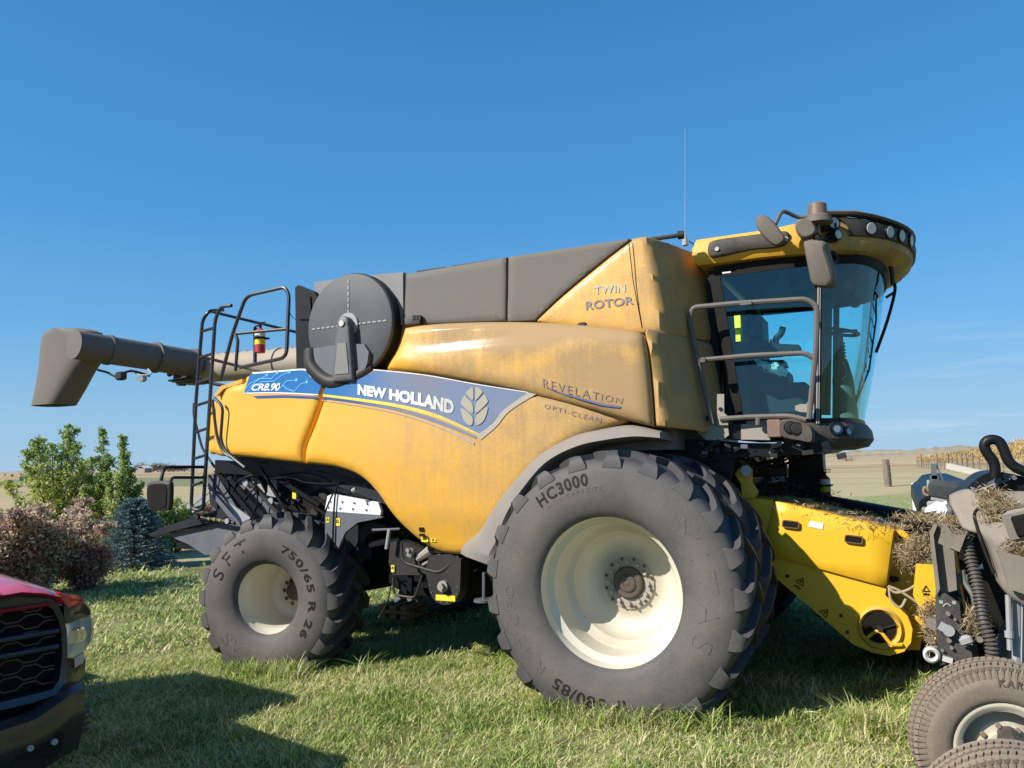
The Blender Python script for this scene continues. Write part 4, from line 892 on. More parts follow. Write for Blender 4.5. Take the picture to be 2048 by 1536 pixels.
for a, b, y, wd, mt in (((432, 940), (520, 1050), .84, .05, BLK), ((462, 960), (548, 1055), .82, .05, BLK), ((500, 965), (578, 1050), .83, .04, BLKD), ((520, 935), (575, 1025), .80, .03, BLK), ((560, 960), (640, 1010), .86, .04, BLK), ((610, 940), (740, 968), .78, .035, BLK)):
    m = MB(); m.bar(U(*a, y=y), U(*b, y=y), .03, wd, up=(0, 0, 1)); part(m, 'strut', mt)
m = MB()
for px, py, s, y in ((493, 966, .035, .84), (543, 1002, .035, .84), (566, 947, .02, .84), (456, 1042, .03, .84), (563, 1058, .02, .8), (612, 1030, .015, .9)): m.disc(U(px, py, y=y), (0, -1, 0), s, .02, 16)
part(m, 'roller', LGREY)
for pts, y in (([(430, 950), (428, 975), (445, 990), (458, 975), (450, 955)], .82), ([(466, 985), (475, 965), (490, 955), (505, 950)], .80), ([(490, 1000), (500, 985), (510, 975), (515, 950)], .80), ([(540, 958), (580, 955), (610, 965), (650, 968), (690, 965)], .78), ([(560, 950), (600, 945), (640, 952), (680, 975)], .79), ([(665, 1100), (668, 1020), (672, 980), (680, 960)], .70), ([(640, 1050), (660, 1000), (672, 975)], .72), ([(505, 945), (515, 1000), (500, 1040)], .80)):
    m = MB(); m.tube(sp3([U(a, b, y=y) for a, b in pts], 5), .009, 6); part(m, 'hose', BLK)
random.seed(21)
for i in range(34):                                            # brackets, bolts and fittings of the rear works
    px = random.uniform(440, 720); py = random.uniform(945, 1045); y = random.uniform(.86, .97); s = random.uniform(.02, .06)
    if px < 560 and py > 1030 or 950 > py and px > 640: continue
    m = MB(); m.box(U(px, py, y=y), (s*random.uniform(.6, 1.8), .03, s), Matrix.Rotation(random.uniform(-.7, .7), 3, 'Y'), bev=.004); part(m, 'bracket', random.choice((BLKD, DARK, MGREY, BLK)))
sticker(589, 985, .05, .13, .93); sticker(633, 1038, .05, .055, .80) if False else None
plate('aluminium_shield', [(655, 992), (664, 988), (756, 1005), (762, 1022), (760, 1030), (655, 1022), (650, 1018)], .72, ALU, .04)
plate('lower_shield', [(650, 1022), (760, 1030), (765, 1035), (715, 1045), (690, 1065), (675, 1100), (650, 1085)], .72, MGREY, .04)
m = MB()
for px, py in ((661, 1003), (685, 1004), (709, 1006), (735, 1008), (657, 1015), (681, 1017), (706, 1018), (733, 1020)): m.disc(U(px, py, y=.72), (0, -1, 0), .013, .006, 6)
part(m, 'shield_bolt', MGREY)
sticker(676, 1044, .055, .075, .72); sticker(656, 1040, .04, .05, .72)
m = MB(); m.tube([U(712, 978, y=.62), U(705, 982, y=.62)], .022, 10); part(m, 'pipe_end', LGREY)
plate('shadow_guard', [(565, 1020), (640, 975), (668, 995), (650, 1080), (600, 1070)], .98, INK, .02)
# spreader hood at the back
plate('spreader_side_plate', [(335, 1063), (380, 1062), (405, 1052), (450, 1035), (500, 1050), (500, 1100), (410, 1110), (375, 1088), (345, 1075)], .95, MGREY, .02)
m = MB(); A = UX([(300, 1068), (335, 1052), (440, 1018), (470, 1030), (420, 1045), (345, 1062), (305, 1073)], .9); m.prism(A, .88, 3.6); part(m, 'spreader_lid', DARK)
m = MB(); A = UX([(345, 1072), (500, 1050), (500, 1100), (420, 1100), (350, 1098)], .97); m.prism(A, 1.0, 3.5); part(m, 'spreader_box', BLK)
m = MB(); m.tube([U(398, 1034, y=.86), U(470, 1046, y=.86)], .022, 8); m.disc(U(396, 1033, y=.85), (0, -1, 0), .035, .03, 12); part(m, 'lid_strut', BLKD)
m = MB()
for i in range(3): m.box(U(417+11*i, 1037+1.5*i, y=.835), (.03, .004, .03), Matrix.Rotation(.5, 3, 'Y'))
part(m, 'hazard_stripe', pmat('dull_yellow', (.25, .2, .05), .6, dust=.2))
for a, b in (((375, 1015), (425, 975)), ((385, 1022), (432, 985))):
    m = MB(); m.bar(U(*a, y=1.2), U(*b, y=1.2), .02, .05); part(m, 'deflector_vane', LGREY)
# ---- under-belly between the wheels
plate('frame_side', [(780, 1080), (840, 1095), (930, 1110), (990, 1110), (990, 1180), (930, 1200), (830, 1190), (778, 1165), (776, 1100)], 1.1, BLK, .5)
plate('gearbox_plate', [(780, 1085), (800, 1080), (850, 1100), (895, 1115), (930, 1120), (930, 1160), (860, 1150), (785, 1150), (777, 1125)], .80, BLKD, .1)
c = U(888, 1172, y=.66); m = MB(); m.prism([(c.x+.165*cos(a), c.z+.165*sin(a)) for a in [pi*(1+i/16) for i in range(17)]]+UX([(922, 1118), (900, 1108), (858, 1112), (850, 1140)], .66), .66, .80); part(m, 'clean_grain_cover', BLKD)
m = MB(); m.disc((c.x+.0, .66, c.z+.0), (0, -1, 0), .05, .03, 20); m.disc((c.x, .63, c.z), (0, -1, 0), .03, .04, 16); part(m, 'shaft_cap', BRKT)
m = MB(); m.box(U(891, 1196, y=.655), (.20, .004, .05)); part(m, 'yellow_plate', STK)
m = MB()
for k in range(8):
    a = pi+pi*k/7; m = MB(); m.disc((c.x+.145*cos(a), .66, c.z+.145*sin(a)), (0, -1, 0), .008, .006, 6); part(m, 'cover_bolt', MGREY)
m = MB(); m.tube(bend([U(803, 1085, y=.70), U(805, 1125, y=.68), U(880, 1147, y=.66), U(918, 1112, y=.68)], .08), .014, 8); part(m, 'guard_rod', BLKD)
m = MB(); m.tube(bend([U(786, 1155, y=.78), U(788, 1190, y=.78), U(830, 1196, y=.78), U(845, 1150, y=.78)], .05), .012, 8); part(m, 'guard_rod', BLKD)
sticker(786, 1137, .035, .065, .79)
m = MB(); m.tube([U(779, 1058, y=.72), U(773, 1098, y=.72)], .018, 8); part(m, 'lever', LGREY)
m = MB(); m.box(U(822, 1106, y=.70), (.06, .05, .09), Matrix.Rotation(.4, 3, 'Y'), bev=.01); m.disc(U(817, 1100, y=.67), (0, -1, 0), .02, .02, 12); part(m, 'coupler', STEEL)
m = MB(); m.tube([U(835, 1118, y=.74), U(862, 1100, y=.74)], [.03, .05], 10); m.tube([U(845, 1130, y=.72), U(880, 1110, y=.72)], .012, 6); part(m, 'grease_cylinder', BRKT)
for a, b, y in (((790, 1160), (822, 1190), .85), ((822, 1150), (820, 1190), .85), ((700, 1182), (780, 1168), 1.2), ((740, 1090), (800, 1076), .9), ((720, 1040), (730, 1090), .95), ((785, 1165), (860, 1170), .9)):
    m = MB(); m.bar(U(*a, y=y), U(*b, y=y), .04, .05); part(m, 'frame_bar', BLK)
m = MB(); m.prism(UX([(700, 1060), (745, 1035), (775, 1060), (780, 1170), (700, 1180)], 1.3), 1.3, 3.3); part(m, 'cleaning_shoe', BLK)
plate('arch_bracket', [(716, 1060), (740, 1042), (770, 1050), (775, 1062), (735, 1068), (722, 1090)], .85, BLKD)
m = MB(); m.tube(bend([U(745, 1060, y=.8), U(800, 1058, y=.8)], .01), .012, 6); part(m, 'link_rod', MGREY)
m = MB(); m.tube([U(968, 1145, y=.75), U(968, 1200, y=.75)], .016, 8); m.disc(U(968, 1203, y=.75), (0, 0, 1), .09, .02, 20); part(m, 'jack_foot', MGREY)
m = MB(); m.tube(sp3([U(782, 1170, y=.9), U(776, 1200, y=.9), U(762, 1228, y=.88), U(752, 1240, y=.86)]), .006, 5); part(m, 'hanging_hose', BLK)
m = MB(); m.prism([(-2.3, 1.4), (-.2, 1.6), (.4, 1.9), (.5, .9), (-.6, .5), (-2.0, .5)], 1.4, 3.2); part(m, 'belly_casing', BLK)
random.seed(5)
for i in range(26):
    px = random.uniform(785, 985); py = random.uniform(1090, 1200); y = random.uniform(.84, 1.08); s = random.uniform(.015, .05)
    m = MB(); m.box(U(px, py, y=y), (s*random.uniform(.6, 2.2), .04, s), Matrix.Rotation(random.uniform(-.6, .6), 3, 'Y'), bev=.004); part(m, 'bracket', random.choice((BLKD, DARK, BLK, MGREY)))
# ---- rear ladder, rails, handles, mirror
def rail(name, pts, y, r=.018, mat=None, rb=.1, parent=None):
    m = MB(); P = [U(p[0], p[1], y=(p[2] if len(p) > 2 else y)) for p in pts]; m.tube(bend(P, rb), r, 8); return part(m, name, mat or LADM, parent)
YLD = .78
lad = rail('rear_ladder', [(463, 611, YLD), (441, 613), (430, 640), (406, 1022, YLD), (382, 1018, YLD), (392, 800), (405, 640), (418, 622), (446, 620, 1.1)], YLD, .02, rb=.09)
for py, x0, x1 in ((660, 403, 430), (712, 399, 426), (762, 395, 423), (808, 392, 418), (862, 389, 414), (915, 386, 412), (968, 384, 409), (1016, 382, 405)):
    m = MB(); m.tube([U(x0, py+3, y=YLD), U(x1, py-5, y=YLD)], .016, 6); part(m, 'rung', LADM, lad)
rail('platform_rail', [(441, 760), (466, 665), (492, 592), (570, 574), (578, 590), (573, 715, YLD), (480, 735, YLD+.05)], .85, .02, rb=.1)
rail('platform_rail', [(470, 668), (476, 680), (471, 742)], .86, .018); rail('platform_rail', [(475, 667), (573, 658)], .87, .018)
rail('platform_rail', [(418, 622, 1.3), (600, 666, 2.0)], 1.3, .018); rail('platform_rail', [(398, 712, 1.4), (500, 738, 1.9), (560, 745, 1.9)], 1.4, .02, AUG)
rail('platform_rail', [(511, 655), (510, 725)], 1.0, .02)
m = MB(); m.tube([U(578, 622, y=.85), U(585, 635, y=.85), U(593, 640, y=.8)], .004, 5); part(m, 'cable', INK)
rail('body_handle', [(428, 796), (446, 812), (441, 880), (452, 905), (490, 935)], .50, .016, rb=.08)
rail('body_handle', [(425, 800), (433, 870), (445, 905), (480, 925)], .56, .016, rb=.1)
rail('body_handle', [(388, 806), (387, 830), (405, 900), (430, 935)], .95, .014, rb=.1)
m = MB(); m.prism(UX([(430, 790), (445, 772), (487, 758), (487, 766), (450, 778), (436, 792)], .62), .60, .9); part(m, 'rear_ledge', YEL, dustf=lambda v: .4)
mr = rail('mirror_arm', [(322, 1000, .2), (322, 960, .2), (328, 935, .25), (345, 934), (412, 934, .9), (408, 955, .9)], .4, .018, BLK, rb=.05)
rail('mirror_arm', [(341, 965, .2), (345, 955, .3), (408, 955, .9)], .5, .016, BLK, rb=.05)
m = MB(); ol = spline([(298, 975), (306, 963), (340, 962), (346, 972), (344, 1012), (338, 1021), (304, 1020), (299, 1010)], 3, True)
A = UX(ol, .2); cx = sum(a for a, b in A)/len(A); cz = sum(b for a, b in A)/len(A)
m.loft([[Vector((cx+(a-cx)*k, y, cz+(b-cz)*k)) for a, b in A] for k, y in ((.88, .16), (.97, .17), (1, .19), (.97, .215))], True, True); part(m, 'rear_mirror', BLKD)
m = MB(); m.loft([[Vector((cx+(a-cx)*k, y, cz+(b-cz)*k)) for a, b in A] for k, y in ((.78, .152), (.80, .158))], True, True); part(m, 'mirror_back', INK)
# ---- unloading auger
def lerp(a, b, t): return a+(b-a)*t
a0, a1 = U(640, 722, y=3.95), U(392, 738, y=3.9)
tubeR = .235
m = MB(); m.tube([a0, lerp(a0, a1, .30)], tubeR, 32); m.tube([lerp(a0, a1, .29), lerp(a0, a1, .31)], tubeR+.02, 32); m.tube([lerp(a0, a1, .31), a1], tubeR, 32)
for i in range(14):
    p = lerp(a0, a1, .1+.06*i); m.box(p+Vector((0, 0, tubeR)), (.04, .04, .03))
part(m, 'auger_tube', AUGL)
m = MB(); m.box(a1+Vector((-.1, 0, 0)), (.4, .45, .5), bev=.04); m.tube([a1+Vector((.25, -.2, .15)), a1+Vector((-.3, -.3, -.1))], .05, 8); m.tube([a1+Vector((-.25, 0, .0)), a1+Vector((-.30, -.1, 0))], [tubeR+.04, tubeR+.04], 32); part(m, 'auger_joint', BLKD)
b0, b1 = U(385, 727, y=3.6), U(205, 698, y=2.1)
m = MB(); R2 = .215
m.tube([b0, lerp(b0, b1, .42)], R2+.005, 36); m.tube([lerp(b0, b1, .42), lerp(b0, b1, .45)], R2+.03, 36); m.tube([lerp(b0, b1, .45), lerp(b0, b1, 1.0), lerp(b0, b1, 1.28)], R2-.005, 36); m.tube([lerp(b0, b1, .93), lerp(b0, b1, .96)], R2+.012, 36)
m.tube([lerp(b0, b1, -.02), lerp(b0, b1, .02)], R2+.03, 36); part(m, 'auger_outer_tube', AUG)
dv = (b1-b0).normalized(); s0 = lerp(b0, b1, .78); rings = []
sp_px = [((218, 675), (206, 735)), ((185, 668), (200, 752)), ((150, 664), (190, 775)), ((118, 663), (165, 806)), ((95, 668), (142, 812)), ((86, 690), (120, 813)), ((84, 730), (85, 811))]
m = MB(); cyl = lambda c_, r_, n=28: 0
for i, ((tx, ty), (bx_, by_)) in enumerate([((214, 676), (208, 736)), ((190, 670), (200, 748)), ((165, 665), (190, 772)), ((146, 662), (168, 802))]):
    yq = 2.16-.04*i; t_ = U(tx, ty, y=yq); b_ = U(bx_, by_, y=yq); n_ = Vector((.35, -.93, 0)).normalized(); c_ = (t_+b_)/2; hv_ = (t_-b_)/2; w_ = .20+.02*i
    rings.append([c_+hv_*math.copysign(abs(cos(a))**.75, cos(a))+n_*w_*math.copysign(abs(sin(a))**.75, sin(a)) for a in [2*pi*k/28 for k in range(28)]])
pass
m = MB(); rings = []
for py, xa, xb in ((661, 116, 158), (664, 98, 186), (671, 90, 201), (690, 87, 206), (722, 84.5, 203), (745, 82.5, 186), (780, 78, 165), (811, 73, 144)):
    q0, q1 = U(xa, py, y=2.03), U(xb, py, y=2.03); c_ = (q0+q1)/2; hw = (q1-q0).length/2-.085
    rings.append([c_+Vector((hw*math.copysign(abs(cos(a))**.62, cos(a)), .23*math.copysign(abs(sin(a))**.8, sin(a)), 0)) for a in [2*pi*k/36 for k in range(36)]])
m.loft(rings, True, False); m.loft([rings[0]]*1+[[r+Vector((0, 0, .0)) for r in rings[0]]], True, True); part(m, 'auger_spout', AUG)
m = MB(); m.loft([[p+Vector((0, 0, .04)) for p in rings[-1]], rings[-2]], True, True); m.v = [tuple((Vector(v)-Vector(rings[-1][9]).lerp(Vector(rings[-1][27]), .5))*.93+Vector(rings[-1][9]).lerp(Vector(rings[-1][27]), .5)) for v in m.v]; part(m, 'spout_mouth', BLK)
m = MB(); m.tube(sp3([U(196, 740, y=2.1), U(215, 745, y=2.0), U(232, 752, y=1.98), U(262, 742, y=2.1), U(300, 752, y=2.3)]), .018, 6); m.box(U(242, 752, y=1.97), (.14, .1, .12), bev=.02); part(m, 'auger_camera_bracket', BLKD)
m = MB(); m.disc(U(288, 757, y=2.1), (.3, -1, -.1), .05, .09, 14); m.tube(sp3([U(262, 740, y=2.2), U(280, 750, y=2.15), U(302, 748, y=2.2), U(296, 738, y=2.3)]), .012, 6); part(m, 'auger_lamp', LGREY)
m = MB(); m.box(U(284, 686, y=2.75), (.03, .03, .04)); m.box(U(354, 760, y=3.3), (.35, .05, .03)); part(m, 'auger_clip', INK)
m = MB(); m.disc(U(209, 695, y=2.03), (.2, -1, 0), .05, .03, 16); part(m, 'auger_pivot', AUG)
m = MB(); P = [U(a, b, y=3.5) for a, b in ((345, 762), (385, 757), (430, 768), (470, 775))]; m.tube(P, .03, 6); part(m, 'auger_cradle', BLKD)
# ---- cab
YCB = 1.25; cabin = CB
yw = 3.35                                                     # far cab side
def ringf(z, xr, xf, xc, n=22, yn=YCB, e=.42):                # plan of the cab at height z: rear corner, B post, front centre
    P = [Vector((xr, yn, z)), Vector((xr+(xf-xr)*.33, yn-.01, z)), Vector((xr+(xf-xr)*.66, yn-.01, z))]
    H = (yn+yw)/2; hw = (yw-yn)/2
    for i in range(n+1):
        t = -1+2*i/n; P.append(Vector((xf+(xc-xf)*(1-abs(t)**2.6)**e, H+hw*t, z)))
    P += [Vector((xr+(xf-xr)*.66, yw+.01, z)), Vector((xr+(xf-xr)*.33, yw+.01, z)), Vector((xr, yw, z))]
    return P
zs = [2.08, 2.35, 2.65, 2.95, 3.2, 3.43]; rings = []
for z in zs:
    t = (z-2.08)/1.35; rings.append(ringf(z, .77-.15*t, 1.38+.09*t, 1.66+.27*t+.02*sin(pi*t)))
m = MB(); gl = [r[3:-3] for r in rings]; m.loft(gl, False); part(m, 'windscreen', GLASS)
m = MB(); m.loft([r[:4] for r in rings], False); part(m, 'side_window', GLASS)
m = MB(); m.loft([r[-4:] for r in rings], False); part(m, 'side_window', GLASS)
# frame
def strip(name, pts, w_, t_, mat=BLK, up=(0, 1, 0)):
    m = MB(); P = [Vector(p) for p in pts]
    for a, b in zip(P[:-1], P[1:]): m.bar(a, b+(b-a).normalized()*.004, t_, w_, up)
    return part(m, name, mat)
for ysgn, yy_ in ((-1, YCB), (1, yw)):
    m = MB(); R_ = rings; 
    m.loft([[Vector((r[0].x-.06, yy_+ysgn*.004, r[0].z)), Vector((r[0].x+.03, yy_+ysgn*.012, r[0].z)), Vector((r[0].x+.03, yy_-ysgn*.05, r[0].z)), Vector((r[0].x-.06, yy_-ysgn*.05, r[0].z))] for r in R_], True, True); part(m, 'rear_post', INK)
    m = MB(); k = 3 if ysgn < 0 else -4
    m.loft([[Vector((r[k].x-.045, yy_+ysgn*.015, r[k].z)), Vector((r[k].x+.012, yy_+ysgn*.02, r[k].z)), Vector((r[k].x+.012, yy_-ysgn*.05, r[k].z)), Vector((r[k].x-.045, yy_-ysgn*.05, r[k].z))] for r in R_], True, True); part(m, 'door_post', INK)
m = MB(); q = [(Vector((r[3].x-.018, YCB-.022, r[3].z))) for r in rings]; m.tube(q, .006, 6); q = [(Vector((r[3].x-.002, YCB-.026, r[3].z))) for r in rings]; m.tube(q, .004, 6); part(m, 'post_trim', LGREY)
def band(name, z0, z1, tr, off, mat):
    t0, t1 = (z0-2.08)/1.35, (z1-2.08)/1.35; A = ringf(z0, .80-.16*t0-.03, 1.38+.09*t0, 1.66+.28*t0+off, yn=YCB-off*.5); B = ringf(z1, .80-.16*t1-.03, 1.38+.09*t1, 1.66+.28*t1+off, yn=YCB-off*.5)
    C_ = [p+Vector((-.05 if 3 < i < len(A)-4 else 0, .03 if p.y < 2 else -.03, 0)) for i, p in enumerate(B)]; D = [p+Vector((-.05 if 3 < i < len(A)-4 else 0, .03 if p.y < 2 else -.03, 0)) for i, p in enumerate(A)]
    m = MB(); m.loft([A, B, C_, D, A], False); return part(m, name, mat)
band('upper_glass_frame', 3.37, 3.46, 1, .012, INK); band('lower_glass_frame', 2.05, 2.125, 1, .012, BLK)
# cab floor, nose and rear wall
m = MB(); fl = ringf(2.06, .62, 1.38, 1.65); m.loft([[p for p in fl], [p+Vector((0, 0, -.08)) for p in fl]], True, True); part(m, 'cab_floor', BLK)
m = MB(); m.box((.56, 2.3, 2.75), (.08, 1.9, 1.3)); m.prism([(.62, 2.1), (.62, 2.95), (.72, 2.9), (.92, 2.55), (.98, 2.1)], 1.5, 3.1); part(m, 'cab_rear_wall', pmat('cab_trim', (.012, .015, .022), .7, spec=.2, dust=.01))
m = MB(); rings2 = []
for z, k, o_ in ((2.09, 1.0, .0), (2.04, 1, .035), (1.96, 1, .045), (1.90, 1, .0), (1.875, 1, -.12)):
    rings2.append(ringf(z, 1.10, 1.36+o_*.6, 1.70+o_, yn=YCB-o_*.5-.01))
m.loft(rings2, False); m.loft([rings2[-1], [p+Vector((0, 0, .001)) for p in rings2[-1]]], True, True); NOSE = part(m, 'cab_nose', BLKD, dustf=lambda v: .2)
def lampdisc(p, ax, r, nm='work_lamp', housing=BLK, lens=LENS, depth=.05, parent=None):
    ax = Vector(ax).normalized(); m = MB(); m.tube([p-ax*depth, p, p+ax*.004], [r*.8, r, r*.98], 20); o = part(m, nm, housing, parent)
    m = MB(); m.tube([p+ax*.003, p+ax*.008], [r*.82, r*.74], 20); part(m, 'lens', lens, o)
def on_nose(px, py, y): 
    return U(px, py, y=y)
from mathutils.bvhtree import BVHTree
def surf_hit(o, px, py):                                      # point and normal of a mesh seen at a photo position
    me = o.data; b = BVHTree.FromPolygons([v.co for v in me.vertices], [p.vertices for p in me.polygons])
    d = Vector(CF+CR*(px-1024)/FPX+CU*(768-py)/FPX).normalized(); h = b.ray_cast(Vector(CAM), d)
    n = h[1] if h[1].dot(d) < 0 else -h[1]; return h[0], n
for px_, py_, r_ in ((1674, 858, .060), (1696, 863, .046)):
    p_, n_ = surf_hit(NOSE, px_, py_); lampdisc(p_+n_*.004, n_, r_, 'front_lamp', BLK, GLASSC); lampdisc(p_+n_*.002, n_, r_*.62, 'lamp_reflector', STEEL, LENS, .03)
m = MB(); hl_ = ringf(3.40, .66, 1.44, 1.88); m.loft([hl_, [p+Vector((0, 0, .03)) for p in hl_]], True, True); part(m, 'headliner', pmat('headliner_navy', (.012, .02, .04), .7, spec=.2))
# roof: rings from lower lip to crown, visor bulging at the front
def rring(zr, zf, ins, xr=.46, xs=1.35, xc=2.15, yn=1.14, n=26, e=.5):
    yn += ins; yf = 2*2.3-yn; H = 2.3; hw = H-yn; P = []
    K = 6
    for i in range(K): P.append((xr+ins+(xs-xr-ins)*i/K, yn))
    for i in range(n+1):
        t = -1+2*i/n; P.append((xs+(xc-ins-xs)*(1-abs(t)**2.3)**e, H+hw*t))
    for i in range(K, 0, -1): P.append((xr+ins+(xs-xr-ins)*(i-1)/K, yf))
    return [Vector((x, y, zr+(zf-zr)*ss(x, 1.0, 1.7)-(.05*ss(x, 1.6, 2.15)*ss(zf, 3.5, 3.75)))) for x, y in P]
rr = [rring(3.47, 3.45, .16, xc=1.98), rring(3.475, 3.44, .03, xc=2.03), rring(3.52, 3.46, 0, xc=2.09), rring(3.56, 3.51, -.01, xc=2.14), rring(3.60, 3.58, .0, xc=2.165), rring(3.66, 3.67, .01, xc=2.165), rring(3.70, 3.745, .03, xc=2.12), rring(3.715, 3.775, .10, xc=2.03), rring(3.73, 3.80, .4, xc=1.85), rring(3.74, 3.82, .9, xc=1.5)]
m = MB(); m.loft(rr, True, True); part(m, 'cab_roof', pmat('roof_yellow', YB, .35, dust=.12, streak=.3, coat=.2, dcol=(.20, .135, .065)), dustf=lambda v: .62*ss(v[0], 1.25, 1.6)+.3*ss(v[2], 3.7, 3.75))  # dust film; towards the front it also darkens the yellow to imitate shade
def roofy(z): return 1.14+.01-.02
m = MB(); ol = UX(spline([(1418, 487), (1440, 478), (1500, 470), (1560, 462), (1578, 466), (1575, 482), (1560, 494), (1500, 500), (1440, 513), (1418, 512)], 4, True), 1.12)
panel('roof_side_trim', ol, lambda x, z: 1.105, BLKD, CB, thick=.05, er=.02, sp=.05, dustf=lambda v: .25)
m = MB()
for q in ((1434, 498), (1572, 478)): m.disc(U(*q, y=1.10), (0, -1, 0), .018, .008, 12)
part(m, 'trim_screw', STEEL)
# dark visor lip and lamp band round the front of the roof
def arcpts(z, out, t0, t1, n=22):
    P = []
    for i in range(n+1):
        t = t0+(t1-t0)*i/n; x = 1.35+(2.165+out-1.35)*(1-abs(t)**2.3)**.5; P.append(Vector((x, 2.3+(1.165+out*.6)*t, z-.05*ss(x, 1.6, 2.15)*ss(z, 3.5, 3.75))))
    return P
m = MB(); L0 = [arcpts(3.565, -.03, -.93, .93), arcpts(3.575, .018, -.92, .92), arcpts(3.65, .026, -.93, .93), arcpts(3.715, .016, -.95, .95), arcpts(3.725, -.04, -.95, .95)]; m.loft(L0, False); part(m, 'lamp_band', BLKD, dustf=lambda v: .15)
m = MB(); L0 = [arcpts(3.75, -.08, -.985, .985), arcpts(3.755, .02, -.985, .985), arcpts(3.775, .03, -.985, .985), arcpts(3.79, .0, -.985, .985), arcpts(3.80, -.1, -.985, .985)]; m.loft(L0, False); part(m, 'roof_visor_lip', BLKD, dustf=lambda v: .4)
for t in (-.83, -.70, -.57, -.40, .40, .57, .70, .83):
    P = arcpts(3.645, .028, t, t+.02, 2); a, b = P[0], P[1]; tg = (b-a).normalized(); nn = Vector((tg.y, -tg.x, -.12)).normalized(); lampdisc(a+nn*.004, nn, .058, 'roof_lamp')
# beacon, side lamps, mirrors
bq = U(1636, 440, y=1.02); m = MB(); m.tube([bq+Vector((0, 0, -.035)), bq+Vector((0, 0, -.03)), bq+Vector((0, 0, .02)), bq+Vector((0, 0, .035))], [.085, .11, .10, .075], 24); bk = part(m, 'beacon_base', PLASTD)
m = MB(); m.tube([bq+Vector((0, 0, .033)), bq+Vector((0, 0, .12)), bq+Vector((0, 0, .135))], [.072, .07, .05], 24); part(m, 'beacon_lens', AMB, bk)
m = MB(); m.tube([bq+Vector((0, .0, -.03)), bq+Vector((.01, 0, -.16)), bq+Vector((.0, .06, -.25))], .008, 6); m.tube([bq+Vector((-.02, .02, -.03)), bq+Vector((-.05, .2, -.06))], .03, 8); part(m, 'beacon_cable', LGREY)
def blob(name, px, y, mat, depth=.1, n=4, k=((.80, 0), (.95, .02), (1, .045), (1, .8), (.92, 1)), parent=None, rot=0):
    A = UX(spline(px, n, True), y); cx = sum(a for a, b in A)/len(A); cz = sum(b for a, b in A)/len(A)
    m = MB(); m.loft([[Vector((cx+(a-cx)*s+rot*(y+dd*depth-y), y+(dd if dd >= .1 or dd == 0 else dd)*depth*(1), cz+(b-cz)*s)) for a, b in A] for s, dd in k], True, True); return part(m, name, mat, parent)
kb = ((.78, 0), (.93, .12), (1, .35), (1, .75), (.90, 1))
mm = blob('side_mirror', [(1605, 480), (1622, 478), (1645, 482), (1650, 500), (1664, 550), (1660, 570), (1642, 573), (1622, 568), (1614, 540), (1606, 500)], .86, PLASTD, .12, k=kb, rot=.35)
m = MB(); P = [U(a, b, y=.875) for a, b in ((1613, 478), (1617, 510), (1627, 550), (1634, 572))]; m.tube(sp3(P, 4), .004, 5); part(m, 'mirror_seam', INK, mm)
blob('wide_angle_mirror', [(1514, 432), (1526, 428), (1545, 440), (1567, 470), (1566, 482), (1552, 490), (1535, 480), (1518, 462), (1511, 445)], .88, PLASTD, .07, k=kb)
rail('mirror_bracket', [(1551, 448, .93), (1564, 420, .95), (1598, 436, 1.05), (1622, 432, 1.05)], .95, .017, RAIL, rb=.04)
blob('small_mirror', [(1590, 445), (1600, 436), (1618, 437), (1628, 446), (1634, 462), (1622, 474), (1605, 476), (1592, 462)], .92, PLASTD, .10, k=kb)
rail('mirror_bracket', [(1625, 470, 1.0), (1640, 478, .95), (1636, 492, .9)], .95, .03, BLK, rb=.03)
rail('mirror_bracket', [(1650, 512, 1.1), (1668, 505, 1.12), (1672, 520, 1.15), (1664, 528, 1.05)], 1.05, .022, BLK, rb=.03)
lampdisc(U(1668, 446, y=1.12), (.55, -.8, 0), .055, 'side_lamp', BLK, LENS); lampdisc(U(1676, 469, y=1.10), (.8, -.55, 0), .045, 'side_lamp', BLK, LENS, .09)
m = MB(); m.box(U(1655, 455, y=1.15), (.14, .08, .05), bev=.01); m.box(U(1662, 478, y=1.15), (.10, .08, .05), bev=.01); part(m, 'lamp_bracket', BLKD)
# wiper
m = MB(); m.tube(sp3([U(1784, 560, y=2.0), U(1790, 580, y=1.95), U(1775, 640, y=1.92), U(1752, 705, y=1.92)], 5), .014, 6); part(m, 'wiper_arm', INK)
m = MB(); m.tube([U(1772, 595, y=2.0), U(1788, 585, y=1.97)], .012, 6); m.tube(sp3([U(1760, 520, y=1.9), U(1780, 530, y=1.95), U(1786, 570, y=1.97)], 5), .02, 6); part(m, 'wiper_link', BLKD)
m = MB(); P = [U(a, b, y=1.85) for a, b in ((1748, 545), (1740, 640), (1728, 740), (1706, 820))]; Q = [U(a, b, y=1.75) for a, b in ((1752, 545), (1752, 640), (1738, 740), (1708, 815))]
m.tube(P, .008, 5); m.tube(Q, .008, 5)
for i in range(11):
    f = i/10*2.99; a = lerp(P[int(f)], P[int(f)+1], f % 1); g = min(2.99, f+.3); b = lerp(Q[int(g)], Q[int(g)+1], g % 1); m.tube([a, b], .005, 4)
part(m, 'wiper_linkage', INK)
